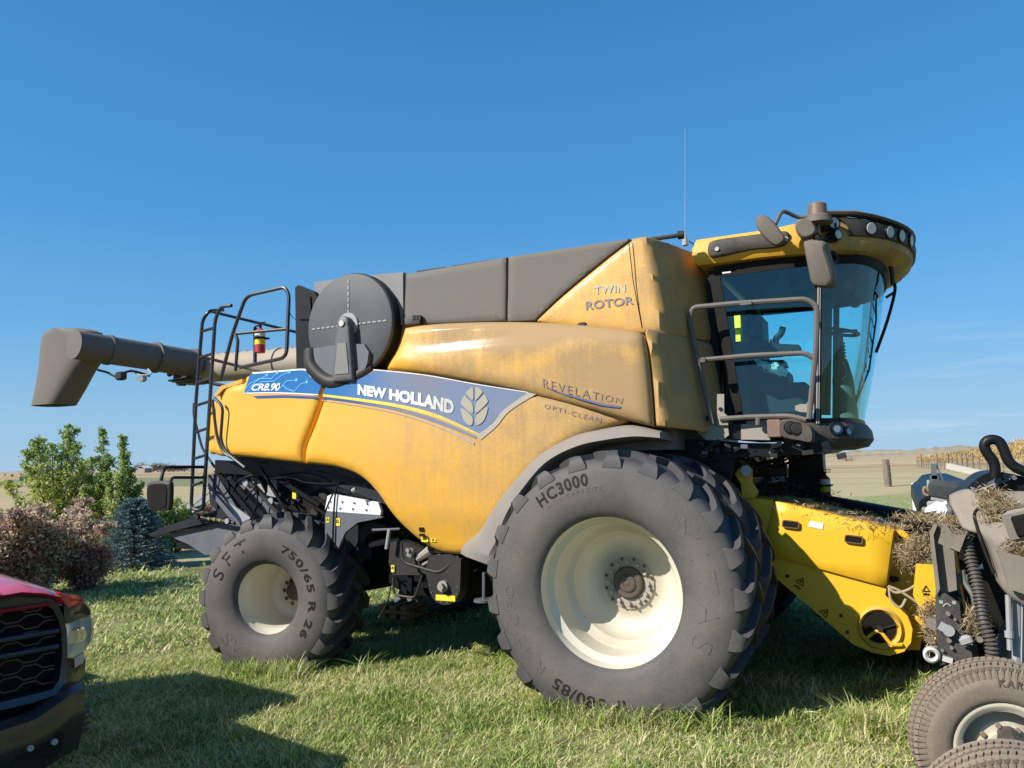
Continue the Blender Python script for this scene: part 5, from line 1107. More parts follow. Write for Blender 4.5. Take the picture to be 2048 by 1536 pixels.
# interior
INT = pmat('cab_interior_plastic', (.012, .014, .018), .6, spec=.3, dust=.01); INTL = pmat('cab_interior_grey', (.09, .10, .10), .6, dust=.1)
m = MB(); m.box((1.0, 2.3, 2.42), (.5, .5, .16), bev=.04); m.box((.78, 2.3, 2.80), (.16, .5, .8), bev=.05); m.box((.76, 2.3, 3.26), (.10, .28, .2), bev=.04); part(m, 'driver_seat', INT)
sw = U(1677, 664, y=2.3); m = MB(); tp_ = [sw+Vector((.17*cos(2*pi*k/24), .19*sin(2*pi*k/24), .06*cos(2*pi*k/24)*-.6)) for k in range(25)]; m.tube(tp_, .016, 8); m.bar(sw+Vector((-.16, 0, 0)), sw+Vector((.16, 0, 0)), .05, .02); m.bar(sw+Vector((0, -.18, 0)), sw+Vector((0, .18, 0)), .04, .02); part(m, 'steering_wheel', INT)
m = MB(); base = Vector((sw.x+.02, 2.3, 2.1)); m.tube([sw, lerp(sw, base, .3), lerp(sw, base, .31), lerp(sw, base, .5), base], [.035, .035, .055, .09, .11], 14)
for i in range(6): m.tube([lerp(sw, base, .12+.035*i), lerp(sw, base, .135+.035*i)], .048, 14)
m.bar(U(1655, 540, y=2.9), U(1650, 830, y=2.9), .07, .10, up=(1, 0, 0)); part(m, 'steering_column', INTL)
m = MB(); m.prism(UX([(1450, 690), (1500, 688), (1512, 684), (1560, 690), (1600, 692), (1602, 702), (1560, 712), (1450, 720)], 1.75), 1.65, 1.85); m.prism(UX([(1450, 725), (1570, 722), (1574, 733), (1450, 760)], 1.8), 1.7, 1.95); part(m, 'armrest_console', INT)
m = MB()
for i in range(7): m.box(U(1503+6.5*i, 685, y=1.7), (.015, .03, .05))
part(m, 'switch_row', INT)
m = MB(); m.tube(sp3([U(1556, 690, y=1.72), U(1552, 678, y=1.72), U(1562, 668, y=1.72), U(1566, 655, y=1.72)], 5), [.03]*6+[.04]*10, 10) if False else m.tube(sp3([U(1552, 690, y=1.72), U(1552, 678, y=1.72), U(1562, 667, y=1.72), U(1566, 654, y=1.72)], 5), .028, 10); part(m, 'joystick', INT)
m = MB(); m.box(U(1498, 655, y=1.62), (.24, .05, .19), bev=.01); part(m, 'monitor', INT)
m = MB(); m.box(U(1499, 664, y=1.59), (.07, .004, .05)); part(m, 'monitor_label', INTL)
m = MB(); m.tube(sp3([U(1555, 545, y=1.7), U(1552, 560, y=1.7), U(1530, 570, y=1.7), U(1522, 600, y=1.7)]), .012, 6); m.box(U(1590, 560, y=1.8), (.08, .06, .14), bev=.02); m.box(U(1600, 590, y=1.8), (.14, .06, .08), bev=.02); m.disc(U(1710, 605, y=2.2), (0, -1, 0), .05, .04, 16); m.box(U(1690, 590, y=2.3), (.16, .08, .12), bev=.03); part(m, 'radio_bracket', INT)
m = MB(); m.prism(UX([(1450, 790), (1500, 775), (1560, 800), (1600, 795), (1615, 830), (1450, 835)], 1.5), 1.5, 2.0); m.prism(UX([(1500, 740), (1560, 728), (1578, 745), (1585, 800), (1520, 800)], 1.9), 1.8, 2.2); part(m, 'training_seat', INT)
m = MB(); m.prism(UX([(1448, 540), (1470, 560), (1500, 640), (1500, 720), (1450, 720)], 1.6), 1.55, 1.75) if False else m.box((.72, 1.5, 2.6), (.2, .3, .9), bev=.03); part(m, 'rear_cab_console', INT)
for q in ((1475, 645, .05, .12), (1476, 670, .04, .11)):
    m = MB(); m.box(U(q[0], q[1], y=1.235), (q[2], .004, q[3])); part(m, 'window_sticker', STKG)
m = MB(); m.box(U(1453, 545, y=1.235), (.07, .003, .012)); part(m, 'window_sticker', WHT)
m = MB(); m.tube(sp3([U(1685, 720, y=2.0), U(1692, 735, y=2.0), U(1694, 750, y=2.0), U(1684, 760, y=2.0)], 5), .009, 5); part(m, 'key_chain', INT)
cl = []
pr = spline([(1490, 722), (1510, 718), (1540, 724), (1560, 728), (1573, 740), (1570, 752), (1550, 750), (1530, 745), (1510, 736), (1498, 744), (1488, 735)], 4, True)
random.seed(3); A = UX(pr, 1.62); cx = sum(a for a, b in A)/len(A); cz = sum(b for a, b in A)/len(A)
m = MB(); m.loft([[Vector((cx+(a-cx)*s+random.uniform(-.012, .012), 1.62+d_+random.uniform(-.012, .012), cz+(b-cz)*s+random.uniform(-.012, .012))) for a, b in A] for s, d_ in ((.3, -.03), (.7, -.02), (1, 0), (.8, .08), (.4, .10))], True, True)
tag(m.build('cloth', pmat('white_cloth', (.75, .8, .78), .9, var=.1), ang=70), 'crumpled white cloth lying on the armrest inside the cab', 'cloth')
# ---- cab platform, rails, brackets
plate('platform_bracket', [(1396, 852), (1430, 848), (1455, 850), (1458, 870), (1445, 880), (1412, 880), (1396, 866)], 1.09, BRKT, .03)
plate('platform_bracket', [(1434, 788), (1448, 788), (1448, 826), (1455, 832), (1456, 850), (1434, 850)], 1.06, BRKT, .03)
m = MB(); m.disc(U(1441, 818, y=1.055), (0, -1, 0), .016, .004, 12); m.disc(U(1418, 836, y=1.055), (0, -1, 0), .024, .02, 12); part(m, 'bracket_hole', INK)
plate('platform_gap_plate', [(1457, 848), (1482, 848), (1482, 879), (1457, 877)], 1.13, BLK, .03)
plate('platform_side', [(1482, 848), (1540, 848), (1540, 880), (1482, 879)], 1.12, BRKT, .05)
pass
m = MB(); m.box(U(1549, 857, y=1.08), (.105, .06, .15), bev=.01); part(m, 'position_lamp', pmat('brown_lens', (.16, .07, .05), .4, dust=.5, dcol=(.26, .18, .14)))
A0 = UX(spline([(1560, 842), (1585, 838), (1600, 842), (1625, 856), (1626, 885), (1600, 882), (1575, 878), (1560, 870)], 3, True), 1.06); cx = sum(a for a, b in A0)/len(A0); cz = sum(b for a, b in A0)/len(A0)
m = MB(); m.loft([[Vector((cx+(a-cx)*s, y_, cz+(b-cz)*s)) for a, b in A0] for s, y_ in ((.9, 1.03), (1, 1.06), (1, 1.16), (.9, 1.24))], True, True); part(m, 'lamp_housing', BLKD, dustf=lambda v: .35)
for q in ((1581, 855), (1593, 857)): lampdisc(U(q[0], q[1], y=1.025), (.25, -1, 0), .052, 'platform_lamp', BLK, BLKD)
rail('cab_handrail', [(1425, 848), (1405, 765), (1379, 640), (1384, 615), (1470, 607), (1612, 598), (1634, 612), (1634, 640), (1632, 700), (1618, 838)], 1.02, .022, RAIL, rb=.09)
rail('cab_handrail', [(1402, 720, 1.01), (1500, 711, 1.0), (1610, 706), (1630, 718)], 1.02, .020, RAIL, rb=.05)
rail('cab_handrail', [(1440, 838, 1.05), (1500, 834), (1580, 832), (1612, 840)], 1.06, .021, RAIL, rb=.05)
rail('rail_post', [(1516, 834), (1516, 850)], 1.06, .021, RAIL)
m = MB(); m.box(U(1406, 721, y=.99), (.05, .03, .05), bev=.01); m.box(U(1492, 607, y=1.0), (.09, .03, .025)); m.box(U(1510, 609, y=1.03), (.06, .03, .02), Matrix.Rotation(-.3, 3, 'Y')); part(m, 'rail_clamp', RAIL)
plate('hinge_plate', [(1590, 812), (1600, 808), (1628, 808), (1628, 826), (1600, 824), (1590, 820)], 1.15, BRKT, .04)
# under the cab
m = MB(); m.prism(UX([(1330, 880), (1400, 884), (1640, 888), (1665, 892), (1640, 905), (1560, 912), (1470, 915), (1400, 925), (1330, 905)], 1.2), 1.2, 3.4); part(m, 'cab_support_frame', BLK)
m = MB(); m.prism([(-.2, 1.1), (.25, 2.0), (.75, 1.95), (.55, 1.35), (.35, 1.0)], 1.25, 3.35); part(m, 'feeder_mount', BLK)
plate('hydraulic_box', [(1576, 908), (1640, 908), (1644, 1000), (1640, 1003), (1600, 985), (1576, 960)], 1.1, BLK, .25) if False else plate('hydraulic_box', [(1578, 905), (1645, 908), (1652, 1002), (1612, 1000), (1574, 985)], 2.9, BLK, .3)
m = MB(); m.box(U(1612, 918, y=2.88), (.30, .02, .14)); part(m, 'box_sticker', DARK)
m = MB(); m.tube([U(1440, 945, y=1.9), U(1575, 940, y=1.9)], .055, 10); part(m, 'lift_tube', BLKD)
random.seed(9)
for i in range(9):
    x0 = random.uniform(1480, 1560); m = MB(); y = random.uniform(1.3, 2.2); m.tube(sp3([U(x0, random.uniform(908, 918), y=y), U(x0+15, random.uniform(918, 938), y=y), U(x0+50, random.uniform(915, 935), y=y), U(x0+80, 912, y=y)], 5), .010, 5); part(m, 'hose', BLK)
for i in range(30):
    px = random.uniform(1400, 1690); py = random.uniform(886, 912); m = MB(); s = random.uniform(.02, .05); m.box(U(px, py, y=random.uniform(1.08, 1.18)), (s*random.uniform(1, 2.5), .04, s), Matrix.Rotation(random.uniform(-.5, .5), 3, 'Y'), bev=.004); part(m, 'bracket', random.choice((BLK, BLKD, DARK, MGREY)))
# antenna
m = MB(); q = U(1370, 478, y=1.5); m.tube([q+Vector((0, 0, -.06)), q, q+Vector((0, 0, .05))], [.03, .022, .01], 10); qq = U(1370, 258, y=1.5); m.tube([q, qq], [.0035, .002], 5); part(m, 'antenna', LGREY)
m = MB(); m.tube(sp3([U(1378, 482, y=1.4), U(1400, 500, y=1.3), U(1408, 530, y=1.2)]), .006, 5); part(m, 'cable', INK)
plate('tank_front_ledge', [(1384, 495), (1400, 500), (1412, 520), (1398, 527), (1384, 500)], 1.2, YEL, .1)
# ---- feeder house
FY = 1.5
def fplate(name, px, y0, y1, mat, n=0): m = MB(); m.prism(UX(spline(px, n) if n else px, y0), y0, y1); return part(m, name, mat, ang=25)
feed = [(1478, 994), (1548, 1001), (1790, 1058), (1786, 1120), (1770, 1190), (1790, 1208), (1815, 1232), (1825, 1258), (1822, 1285), (1808, 1303), (1780, 1312), (1745, 1305), (1708, 1290), (1545, 1150), (1530, 1090), (1500, 1030)]
fplate('feeder_house', feed, FY, 2*YC-FY, YELF)
A = UX([(1550, 1002), (1788, 1059), (1772, 1174), (1543, 1112), (1532, 1080)], FY-.02)
panel('feeder_side_cover', A, lambda x, z: FY-.03, YELF, CB, thick=.03, er=.008, sp=.12)
c = U(1766, 1254, y=FY); m = MB(); m.lathe([(0, .125), (-.02, .14), (-.03, .15), (-.01, .165), (.0, .17)], (c.x-.02, FY, c.z-.01), 36); part(m, 'bearing_ring', YELF, dustf=lambda v: .25)
m = MB(); m.disc((c.x-.03, FY-.004, c.z), (0, -1, 0), .125, .005, 32); part(m, 'bearing_hole', INK)
m = MB(); m.disc((c.x-.02, FY-.01, c.z-.01), (0, -1, 0), .022, .03, 14); m.bar((c.x-.12, FY-.02, c.z-.05), (c.x+.1, FY-.02, c.z+.03), .008, .008); part(m, 'feeder_shaft', BLKD)
m = MB(); m.tube(sp3([Vector((c.x-.12, FY-.015, c.z-.09)), Vector((c.x-.03, FY-.02, c.z-.03)), Vector((c.x+.05, FY-.02, c.z-.12)), Vector((c.x+.13, FY-.015, c.z-.12))], 5), .014, 6); part(m, 'chain_guard_edge', YELF)
for q in ((1582, 1049), (1708, 1079)):
    m = MB(); p = U(*q, y=FY-.035); R_ = Matrix.Rotation(.12, 3, 'Y'); m.box(p, (.13, .02, .055), R_, bev=.012); h = part(m, 'hand_hole', INK)
    m = MB(); ol = [p+R_ @ Vector((.064*math.copysign(abs(cos(a))**.35, cos(a)), -.012, .028*math.copysign(abs(sin(a))**.35, sin(a)))) for a in [2*pi*k/20 for k in range(21)]]; m.tube(ol, .007, 6); part(m, 'hole_rim', pmat('brown_rubber', (.12, .07, .02), .7), h)
m = MB(); p = U(1632, 1050, y=FY-.034); m.box(p, (.11, .003, .05), Matrix.Rotation(.2, 3, 'Y')); part(m, 'data_plate', WHT)
def warn(px, py, y, s=.035, rot=.6, parent=None):
    m = MB(); c_ = U(px, py, y=y); R_ = Matrix.Rotation(rot, 3, 'Y')
    T_ = [Vector((-s, 0, -s*.7)), Vector((s, 0, -s*.7)), Vector((0, 0, s))]
    for a, b in zip(T_, T_[1:]+T_[:1]): m.bar(c_+R_ @ a, c_+R_ @ b, .002, .006)
    m.bar(c_+R_ @ Vector((0, 0, -s*.4)), c_+R_ @ Vector((0, 0, s*.4)), .002, .01); m.bar(c_+R_ @ Vector((-s*.8, 0, -s*1.7)), c_+R_ @ Vector((s*.2, 0, -s*1.5)), .002, .012); m.bar(c_+R_ @ Vector((s*.2, 0, -s*1.9)), c_+R_ @ Vector((s*.9, 0, -s*1.4)), .002, .008)
    part(m, 'warning_symbol', INK, parent)
warn(1602, 1163, FY-.004); warn(1650, 1225, FY-.004, rot=.8); warn(1512, 1032, FY-.004, .03, .8)
m = MB()
for q in ((1572, 1028), (1575, 1152), (1695, 1264), (1682, 1231), (1772, 1127), (1801, 1250), (1552, 1002)): m.disc(U(*q, y=FY-.0), (0, -1, 0), .014, .012, 8)
part(m, 'feeder_bolt', BLKD)
fplate('lift_bracket', [(1470, 948), (1478, 935), (1500, 938), (1500, 965), (1512, 985), (1508, 996), (1484, 996), (1482, 968)], FY-.05, FY+.1, YELF)
m = MB(); m.disc(U(1494, 941, y=FY-.05), (0, -1, 0), .045, .05, 24); m.disc(U(1494, 941, y=FY-.10), (0, -1, 0), .012, .01, 8); part(m, 'lift_pin', STEEL)
m = MB(); m.bar(U(1400, 950, y=FY+.15), U(1470, 948, y=FY+.15), .05, .04); part(m, 'lift_rod', STEEL)
m = MB(); m.bar(U(1560, 965, y=3.1), U(1660, 1010, y=3.1), .04, .05); m.bar(U(1495, 975, y=2.4), U(1560, 962, y=3.1), .03, .02); part(m, 'feeder_edge', YELF)
# open feeder front with brackets and wires
fplate('feeder_front_frame', [(1790, 1060), (1848, 1078), (1850, 1110), (1830, 1180), (1850, 1240), (1840, 1300), (1815, 1300), (1826, 1258), (1812, 1228), (1772, 1190)], FY+.25, FY+.35, YELF)
fplate('latch_plate', [(1832, 1128), (1870, 1130), (1872, 1215), (1860, 1235), (1848, 1228), (1836, 1210), (1826, 1190)], .95, .98, YELF)
warn(1852, 1178, .945, .022, 0)
fplate('front_guide', [(1790, 1060), (1806, 1060), (1852, 1100), (1840, 1112), (1826, 1098)], FY+.0, FY+.1, YELF)
for pts in ([(1776, 1172), (1790, 1185), (1815, 1180), (1838, 1165)], [(1776, 1172), (1800, 1182), (1834, 1205)], [(1778, 1175), (1782, 1200), (1800, 1215), (1812, 1198)], [(1820, 1195), (1840, 1208)]):
    m = MB(); m.tube(sp3([U(a, b, y=1.35) for a, b in pts], 5), .010, 6); part(m, 'wire', pmat('pale_wire', (.4, .3, .2), .5))
m = MB()
for q in ((1800, 1075), (1815, 1078), (1830, 1092), (1806, 1110), (1825, 1140), (1785, 1160)): m.disc(U(*q, y=FY+.2), (0, -1, 0), .018, .02, 8)
m.box(U(1788, 1158, y=FY+.18), (.07, .03, .04), bev=.008); part(m, 'front_fastener', BLKD)
# ---- straw lying on things
STRAWM = leafmat('straw', [(.16, .11, .06), (.34, .25, .14), (.52, .42, .26)], .1); STRAWD = leafmat('dark_chaff', [(.012, .012, .014), (.04, .035, .03), (.11, .085, .06)], 0)
def straw(name, cen, rad, n, mat, size=.05, asp=.1):
    C = np.concatenate([np.array(c)+rng.normal(size=(n//len(cen), 3))*np.array(r)*.5 for c, r in zip(cen, rad)]); V, F, R_ = leaves(C, size, rng.random(len(C)), asp, 0); return tag(mesh_rnd(name, V, F, R_, mat), kind='stuff')
tops = [U(a, b, y=y) for a, b, y in ((1560, 1000, 1.8), (1600, 1010, 1.7), (1650, 1024, 1.7), (1700, 1036, 1.65), (1750, 1050, 1.6), (1700, 1030, 2.0), (1770, 1052, 1.7))]
straw('straw', tops, [(.22, .2, .02)]*7, 5200, STRAWM); straw('straw', [U(1832, 1100, y=1.1), U(1822, 1115, y=1.2), U(1845, 1090, y=1.1)], [(.09, .1, .10)]*3, 3000, STRAWM, .05)
straw('straw', [U(1862, 1235, y=.9), U(1866, 1265, y=.9), U(1855, 1215, y=1.0)], [(.06, .08, .11)]*3, 2200, STRAWM, .05)
chaff = [U(a, b, y=y) for a, b, y in ((1540, 975, 2.4), (1580, 990, 2.6), (1640, 1008, 2.8), (1700, 1020, 3.0), (1760, 1035, 3.0), (1820, 1048, 3.0), (1850, 1060, 2.6), (1520, 985, 2.1), (1800, 1050, 2.2))]
m = MB(); m.tube([U(1520, 985, y=2.5), U(1640, 1015, y=2.6), U(1860, 1062, y=2.6)], [.10, .13, .16], 14); part(m, 'feeder_top_cover', BLK)
straw('chaff', chaff, [(.30, .3, .05)]*9, 8000, STRAWD, .06)
straw('chaff', [U(1430, 935, y=1.6), U(1470, 930, y=1.7)], [(.2, .2, .08)]*2, 900, STRAWM, .05)
# ---- fire extinguishers
def extinguisher(px, pt, pb, y, label, s=1.):
    t0, b0_ = U(px, pt, y=y), U(px, pb, y=y); h = (t0-b0_).z; r = h*.155; x = b0_.x; z = b0_.z; t = thing('fire_extinguisher', (x, y, z), label, 'fire extinguisher')
    m = MB(); m.tube([Vector((x, y, z+h*k)) for k in (0, .02, .66, .72, .76)], [r*.8, r, r, r*.7, r*.35], 20); m.build('cylinder', RED, t)
    m = MB(); m.tube([Vector((x, y, z+h*k)) for k in (.25, .42)], r*1.03, 20); m.build('label_band', STK, t); m = MB(); m.tube([Vector((x, y, z+h*k)) for k in (.48, .64)], r*1.03, 20); m.build('label_band', WHT, t)
    m = MB(); m.tube([Vector((x, y, z+h*.74)), Vector((x, y, z+h*.86))], r*.3, 10); m.box((x+r*.3, y, z+h*.93), (r*1.9, .02, h*.025)); m.box((x+r*.4, y, z+h*.86), (r*1.7, .02, h*.025)); m.build('valve', BLK, t)
    m = MB(); m.tube(sp3([(x-r*.2, y-r*.3, z+h*.84), (x-r*1.1, y-r*.5, z+h*.78), (x-r*1.25, y-r*.4, z+h*.5), (x-r*1.05, y-r*.3, z+h*.3)], 5), r*.14, 6); m.build('hose', BLK, t)
    m = MB(); m.tube([Vector((x, y, z+h*k)) for k in (.42, .48)], r*1.18, 16); m.box((x, y+r*.9, z+h*.45), (r*2.8, r*.5, h*.05)); m.build('bracket', BLK, t)
extinguisher(520, 641, 706, .98, 'red fire extinguisher with yellow band strapped to the rear platform rail')
extinguisher(1652, 935, 1000, 2.85, 'dark red fire extinguisher hanging under the cab beside the black box')
# ---- wooden blocks under the belly
def blocks():
    p = U(806, 1240, z=-.12); z0 = gz(p.x, p.y); y_ = p.y
    for i in range(4):
        m = MB(); n = 2 if i % 2 else 3
        z = z0+.035+.055*i
        if i % 2: m.box((p.x-.16, y_, z), (.10, .45, .05), bev=.004); m.box((p.x+.16, y_, z), (.10, .45, .05), bev=.004); m.box((p.x, y_, z), (.1, .45, .05), bev=.004)
        else: m.box((p.x, y_-.15, z), (.48, .12, .05), bev=.004); m.box((p.x, y_+.15, z), (.48, .12, .05), bev=.004)
        m.build('x', WOOD, W0) if False else WL.append(m)
WL = []; blocks(); m = MB()
for q in WL: m.add(q.v, q.f)
tag(m.build('wooden_pallet', WOOD), 'small weathered wooden pallet stack on the grass under the combine between the wheels', 'pallet')
# ================================================================ HEADER ATTACHMENT (right edge)
HD = thing('harvest_header', (2.6, 0, 0), 'dusty black harvesting header with small road wheels at the right edge of the photo', 'harvest header')
SHM = pmat('dusty_shield_plastic', (.13, .115, .10), .6, dust=.45, dcol=(.27, .22, .17), var=.15)
HPL = pmat('header_black_plate', (.02, .021, .024), .45, dust=.28, dcol=(.17, .14, .11), var=.3)
def hp(name, px, y0, t, mat, n=0, bev=0):
    m = MB(); m.prism(UX(spline(px, n) if n else px, y0), y0, y0+t); return part(m, name, mat, HD, ang=25)
hp('upright_plate', [(1859, 1066), (1869, 1046), (1889, 1046), (1877, 1086), (1908, 1102), (1914, 1180), (1891, 1186), (1873, 1191), (1866, 1130)], .02, .02, SHM)
m = MB(); m.loft([[U(a, b, y=y) for a, b in ((1861, 1066), (1870, 1047), (1875, 1050), (1867, 1070), (1880, 1178), (1874, 1190))] for y in (-.04, .03)], True, True); part(m, 'upright_flange', SHM, HD)
hp('square_guard', [(1888, 1046), (1934, 1065), (1919, 1104), (1876, 1086)], -.10, .012, SHM)
hp('lower_plate', [(1871, 1192), (1890, 1186), (1919, 1206), (1924, 1258), (1940, 1290), (1946, 1318), (1878, 1331), (1873, 1270)], -.02, .025, HPL)
hp('lower_plate_back', [(1905, 1260), (1950, 1270), (1960, 1320), (1910, 1325)], .10, .03, HPL)
m = MB()
for q, r in (((1896, 1227), .013), ((1898, 1280), .014), ((1910, 1238), .008), ((1903, 1295), .010), ((1885, 1300), .008), ((1959, 1278), .018)): m.disc(U(*q, y=-.022), (0, -1, 0), r, .02, 10)
part(m, 'header_bolt', SHM, HD)
m = MB(); m.bar(U(1879, 1250, y=-.05), U(1899, 1261, y=-.05), .02, .05); m.disc(U(1897, 1260, y=-.04), (0, -1, 0), .032, .03, 16); part(m, 'latch_lever', LGREY, HD)
m = MB(); m.bar(U(1853, 1243, y=.0), U(1876, 1251, y=.0), .03, .06); part(m, 'latch_arm', SHM, HD)
m = MB(); m.box(U(1932, 1281, y=-.05), (.07, .03, .06), Matrix.Rotation(-.4, 3, 'Y'), bev=.015); part(m, 'link_clamp', LGREY, HD)
m = MB(); e = U(1863, 1309, y=-.02); m.lathe([(-.02, .022), (-.03, .034), (-.02, .046), (.02, .046), (.03, .034), (.02, .022), (-.02, .022)], e, 28); m.bar(U(1885, 1316, y=-.03), U(1905, 1322, y=-.03), .02, .03); part(m, 'lift_eye', pmat('pale_eye', (.55, .54, .52), .5, dust=.15), HD)
m = MB(); P = [U(1868+12*cos(a)*.5, 1207+6*math.sin(a), y=-.025) for a in ()]; m.tube(sp3([U(1886, 1213, y=-.022), U(1893, 1207, y=-.022), U(1902, 1212, y=-.022)], 6), .005, 4); m.box(U(1882, 1204, y=-.021), (.02, .003, .02)); m.box(U(1908, 1205, y=-.021), (.02, .003, .02)); part(m, 'plate_marking', LGREY, HD)
# corrugated hose
P = sp3([U(1930, 1068, y=-.02), U(1936, 1100, y=-.04), U(1950, 1150, y=-.08), U(1960, 1200, y=-.12), U(1968, 1245, y=-.18), U(1982, 1285, y=-.2), U(1985, 1320, y=-.2)], 9); m = MB(); pts = []; rad = []
Lh = [0]
for a, b in zip(P[:-1], P[1:]): Lh.append(Lh[-1]+(b-a).length)
k = 0; s = 0
while s < Lh[-1]:
    i = max(j for j in range(len(Lh)-1) if Lh[j] <= s); f = (s-Lh[i])/(Lh[i+1]-Lh[i]); pts.append(P[i].lerp(P[i+1], f)); rad.append(.036 if (k//2) % 2 else .026); s += .0055; k += 1
m.tube(pts, rad, 14); part(m, 'corrugated_hose', HPL, HD)
hp('dark_frame', [(1912, 1050), (1965, 1060), (1990, 1125), (2000, 1170), (2020, 1195), (2048, 1215), (2090, 1240), (2090, 1420), (1990, 1360), (1955, 1320), (1930, 1200), (1915, 1110)], .12, .4, INK)
m = MB(); m.tube([U(2016, 1190, y=-.45), U(2018, 1240, y=-.45), U(2020, 1300, y=-.45)], .014, 8); m.tube([U(2018, 1262, y=-.45), U(2019, 1275, y=-.45)], .022, 10); m.tube([U(2034, 1200, y=-.4), U(2032, 1330, y=-.4)], .02, 8); m.tube([U(2046, 1210, y=-.3), U(2044, 1330, y=-.3)], .03, 8); part(m, 'header_pipe', LGREY, HD)
m = MB(); m.tube(sp3([U(1925, 1140, y=.08), U(1930, 1165, y=.08), U(1945, 1190, y=.06), U(1950, 1215, y=.06)]), .015, 6); m.box(U(1925, 1158, y=.09), (.06, .03, .07), bev=.01); part(m, 'coupler_hose', pmat('dull_green', (.08, .11, .10), .6, dust=.2), HD)
m = MB(); m.prism(UX([(1955, 1136), (1964, 1126), (1967, 1137)], .05), .04, .05); part(m, 'triangle_label', WHT, HD)
# big plastic shield
so = spline([(1908, 998, 1), (1925, 990), (1948, 984), (1960, 988), (1972, 996), (2000, 990), (2060, 988), (2120, 992, 1), (2120, 1250, 1), (2060, 1218), (2038, 1206, 1), (2015, 1190), (1998, 1168, 1), (1988, 1126), (1975, 1090), (1964, 1072, 1), (1940, 1066), (1928, 1060, 1), (1917, 1035), (1907, 1015)], 4)
def ySh(x, z): return -.62+.10*ss(2.42-x, 0, .2)+.25*ss(z, 1.35, 1.62)
panel('end_shield', UX(so, -.6), ySh, SHM, HD, thick=.10, er=.03, sp=.03)
m = MB(); A_ = [U(a, b, y=-.64) for a, b in ((1998, 1018), (1965, 1022), (1955, 1035), (1962, 1075), (1975, 1112), (1990, 1150))]; m.tube([Vector((p.x, ySh(p.x, p.z)-.004, p.z)) for p in sp3(bend(A_, .04), 2)], .009, 6); part(m, 'shield_groove', INK, HD)
m = MB(); p = U(2046, 1048, y=-.64); m.box(p, (.16, .03, .17), Matrix.Rotation(-.25, 3, 'Y'), bev=.02); part(m, 'shield_handle', SHM, HD)
m = MB(); m.box(U(2050, 1050, y=-.665), (.10, .02, .11), Matrix.Rotation(-.25, 3, 'Y'), bev=.01); part(m, 'handle_recess', INK, HD)
hp('shield_lip', [(1995, 1100), (2048, 1115), (2100, 1130), (2100, 1200), (2048, 1188), (2018, 1178)], -.68, .03, SHM)
# dark top parts behind the shield
tb = spline([(1905, 1000), (1925, 985), (1945, 965), (1965, 950), (1990, 944), (2010, 945), (2060, 956), (2120, 965), (2120, 1060), (1905, 1060)], 3)
hp('top_frame', tb, .1, .6, BLK)
m = MB(); m.tube(sp3([U(*q, y=.0) for q in ((1989, 955), (1990, 938), (1986, 922), (1974, 905), (1969, 892), (1974, 882), (1986, 879), (1999, 884), (2008, 900), (2015, 918), (2026, 931), (2042, 940), (2070, 948))], 6), .030, 12); part(m, 'looped_hose', BLK, HD)
m = MB()
for q, r in (((2013, 953), .022), ((2028, 955), .014), ((1946, 978), .012)): m.disc(U(*q, y=.08), (0, -1, 0), r, .02, 12)
m.tube([U(1946, 984, y=.05), U(2020, 958, y=.05)], .007, 5); m.bar(U(1980, 975, y=.06), U(1998, 955, y=.06), .02, .03); part(m, 'frame_fitting', MGREY, HD)
m = MB(); y_ = 1.2
m.prism(UX([(1838, 1003), (1856, 990), (1872, 972), (1912, 965), (1950, 968), (1950, 1045), (1860, 1050), (1838, 1035)], y_), y_, y_+3.5); part(m, 'header_beam', BLK, HD)
m = MB(); m.box(U(1895, 985, y=1.1), (.26, .15, .16), Matrix.Rotation(.2, 3, 'Y'), bev=.04); part(m, 'gear_housing', pmat('gear_paint', (.012, .025, .032), .5, dust=.1), HD)
m = MB(); m.bar(U(1862, 996, y=1.05), U(1912, 1006, y=1.05), .03, .025); m.tube([U(1857, 960, y=1.1), U(1858, 985, y=1.1)], .012, 8); part(m, 'beam_rod', LGREY, HD)
m = MB(); m.tube(sp3([U(*q, y=1.05) for q in ((1862, 986), (1850, 974), (1847, 983), (1852, 990), (1862, 989))], 6), .008, 6); part(m, 'tan_cable', pmat('tan_cable', (.35, .22, .08), .6), HD)
m = MB(); m.disc(U(1849, 1019, y=1.1), (0, -1, 0), .02, .02, 12); m.box(U(1870, 1012, y=.95), (.10, .05, .07), bev=.01); part(m, 'beam_lamp', LGREY, HD)
m = MB(); m.bar(U(1896, 932, y=1.9), U(1980, 951, y=1.5), .035, .045); part(m, 'grey_bar', pmat('pale_bar', (.5, .47, .42), .7, var=.1), HD)
m = MB(); m.box(U(1868, 943, y=1.6), (.04, .03, .12)); m.box(U(1868, 957, y=1.6), (.06, .03, .05)); m.tube([U(1871, 927, y=1.6), U(1889, 966, y=1.6)], .007, 5); part(m, 'knotter_arm', MGREY, HD)
hp('draper_deck', [(1790, 1200), (1875, 1240), (1960, 1300), (1960, 1340), (1800, 1310)], 1.9, 3.0, BLK)
# crumpled white plastic
random.seed(8); m = MB(); c0 = U(1889, 1022, y=.75)
rg = []
for i in range(5):
    t = i/4; rr2 = .10*math.sin(pi*(.12+.8*t)); rg.append([c0+Vector(((t-.5)*.22+random.uniform(-.015, .015), rr2*cos(a)*.6+random.uniform(-.02, .02), rr2*sin(a)*.7+random.uniform(-.02, .02))) for a in [2*pi*k/10 for k in range(10)]])
m.loft(rg, True, True); tag(m.build('plastic_bag', pmat('white_plastic', (.78, .78, .80), .35, var=.08), ang=20), 'crumpled white plastic bag lying on top of the black header', 'plastic bag')
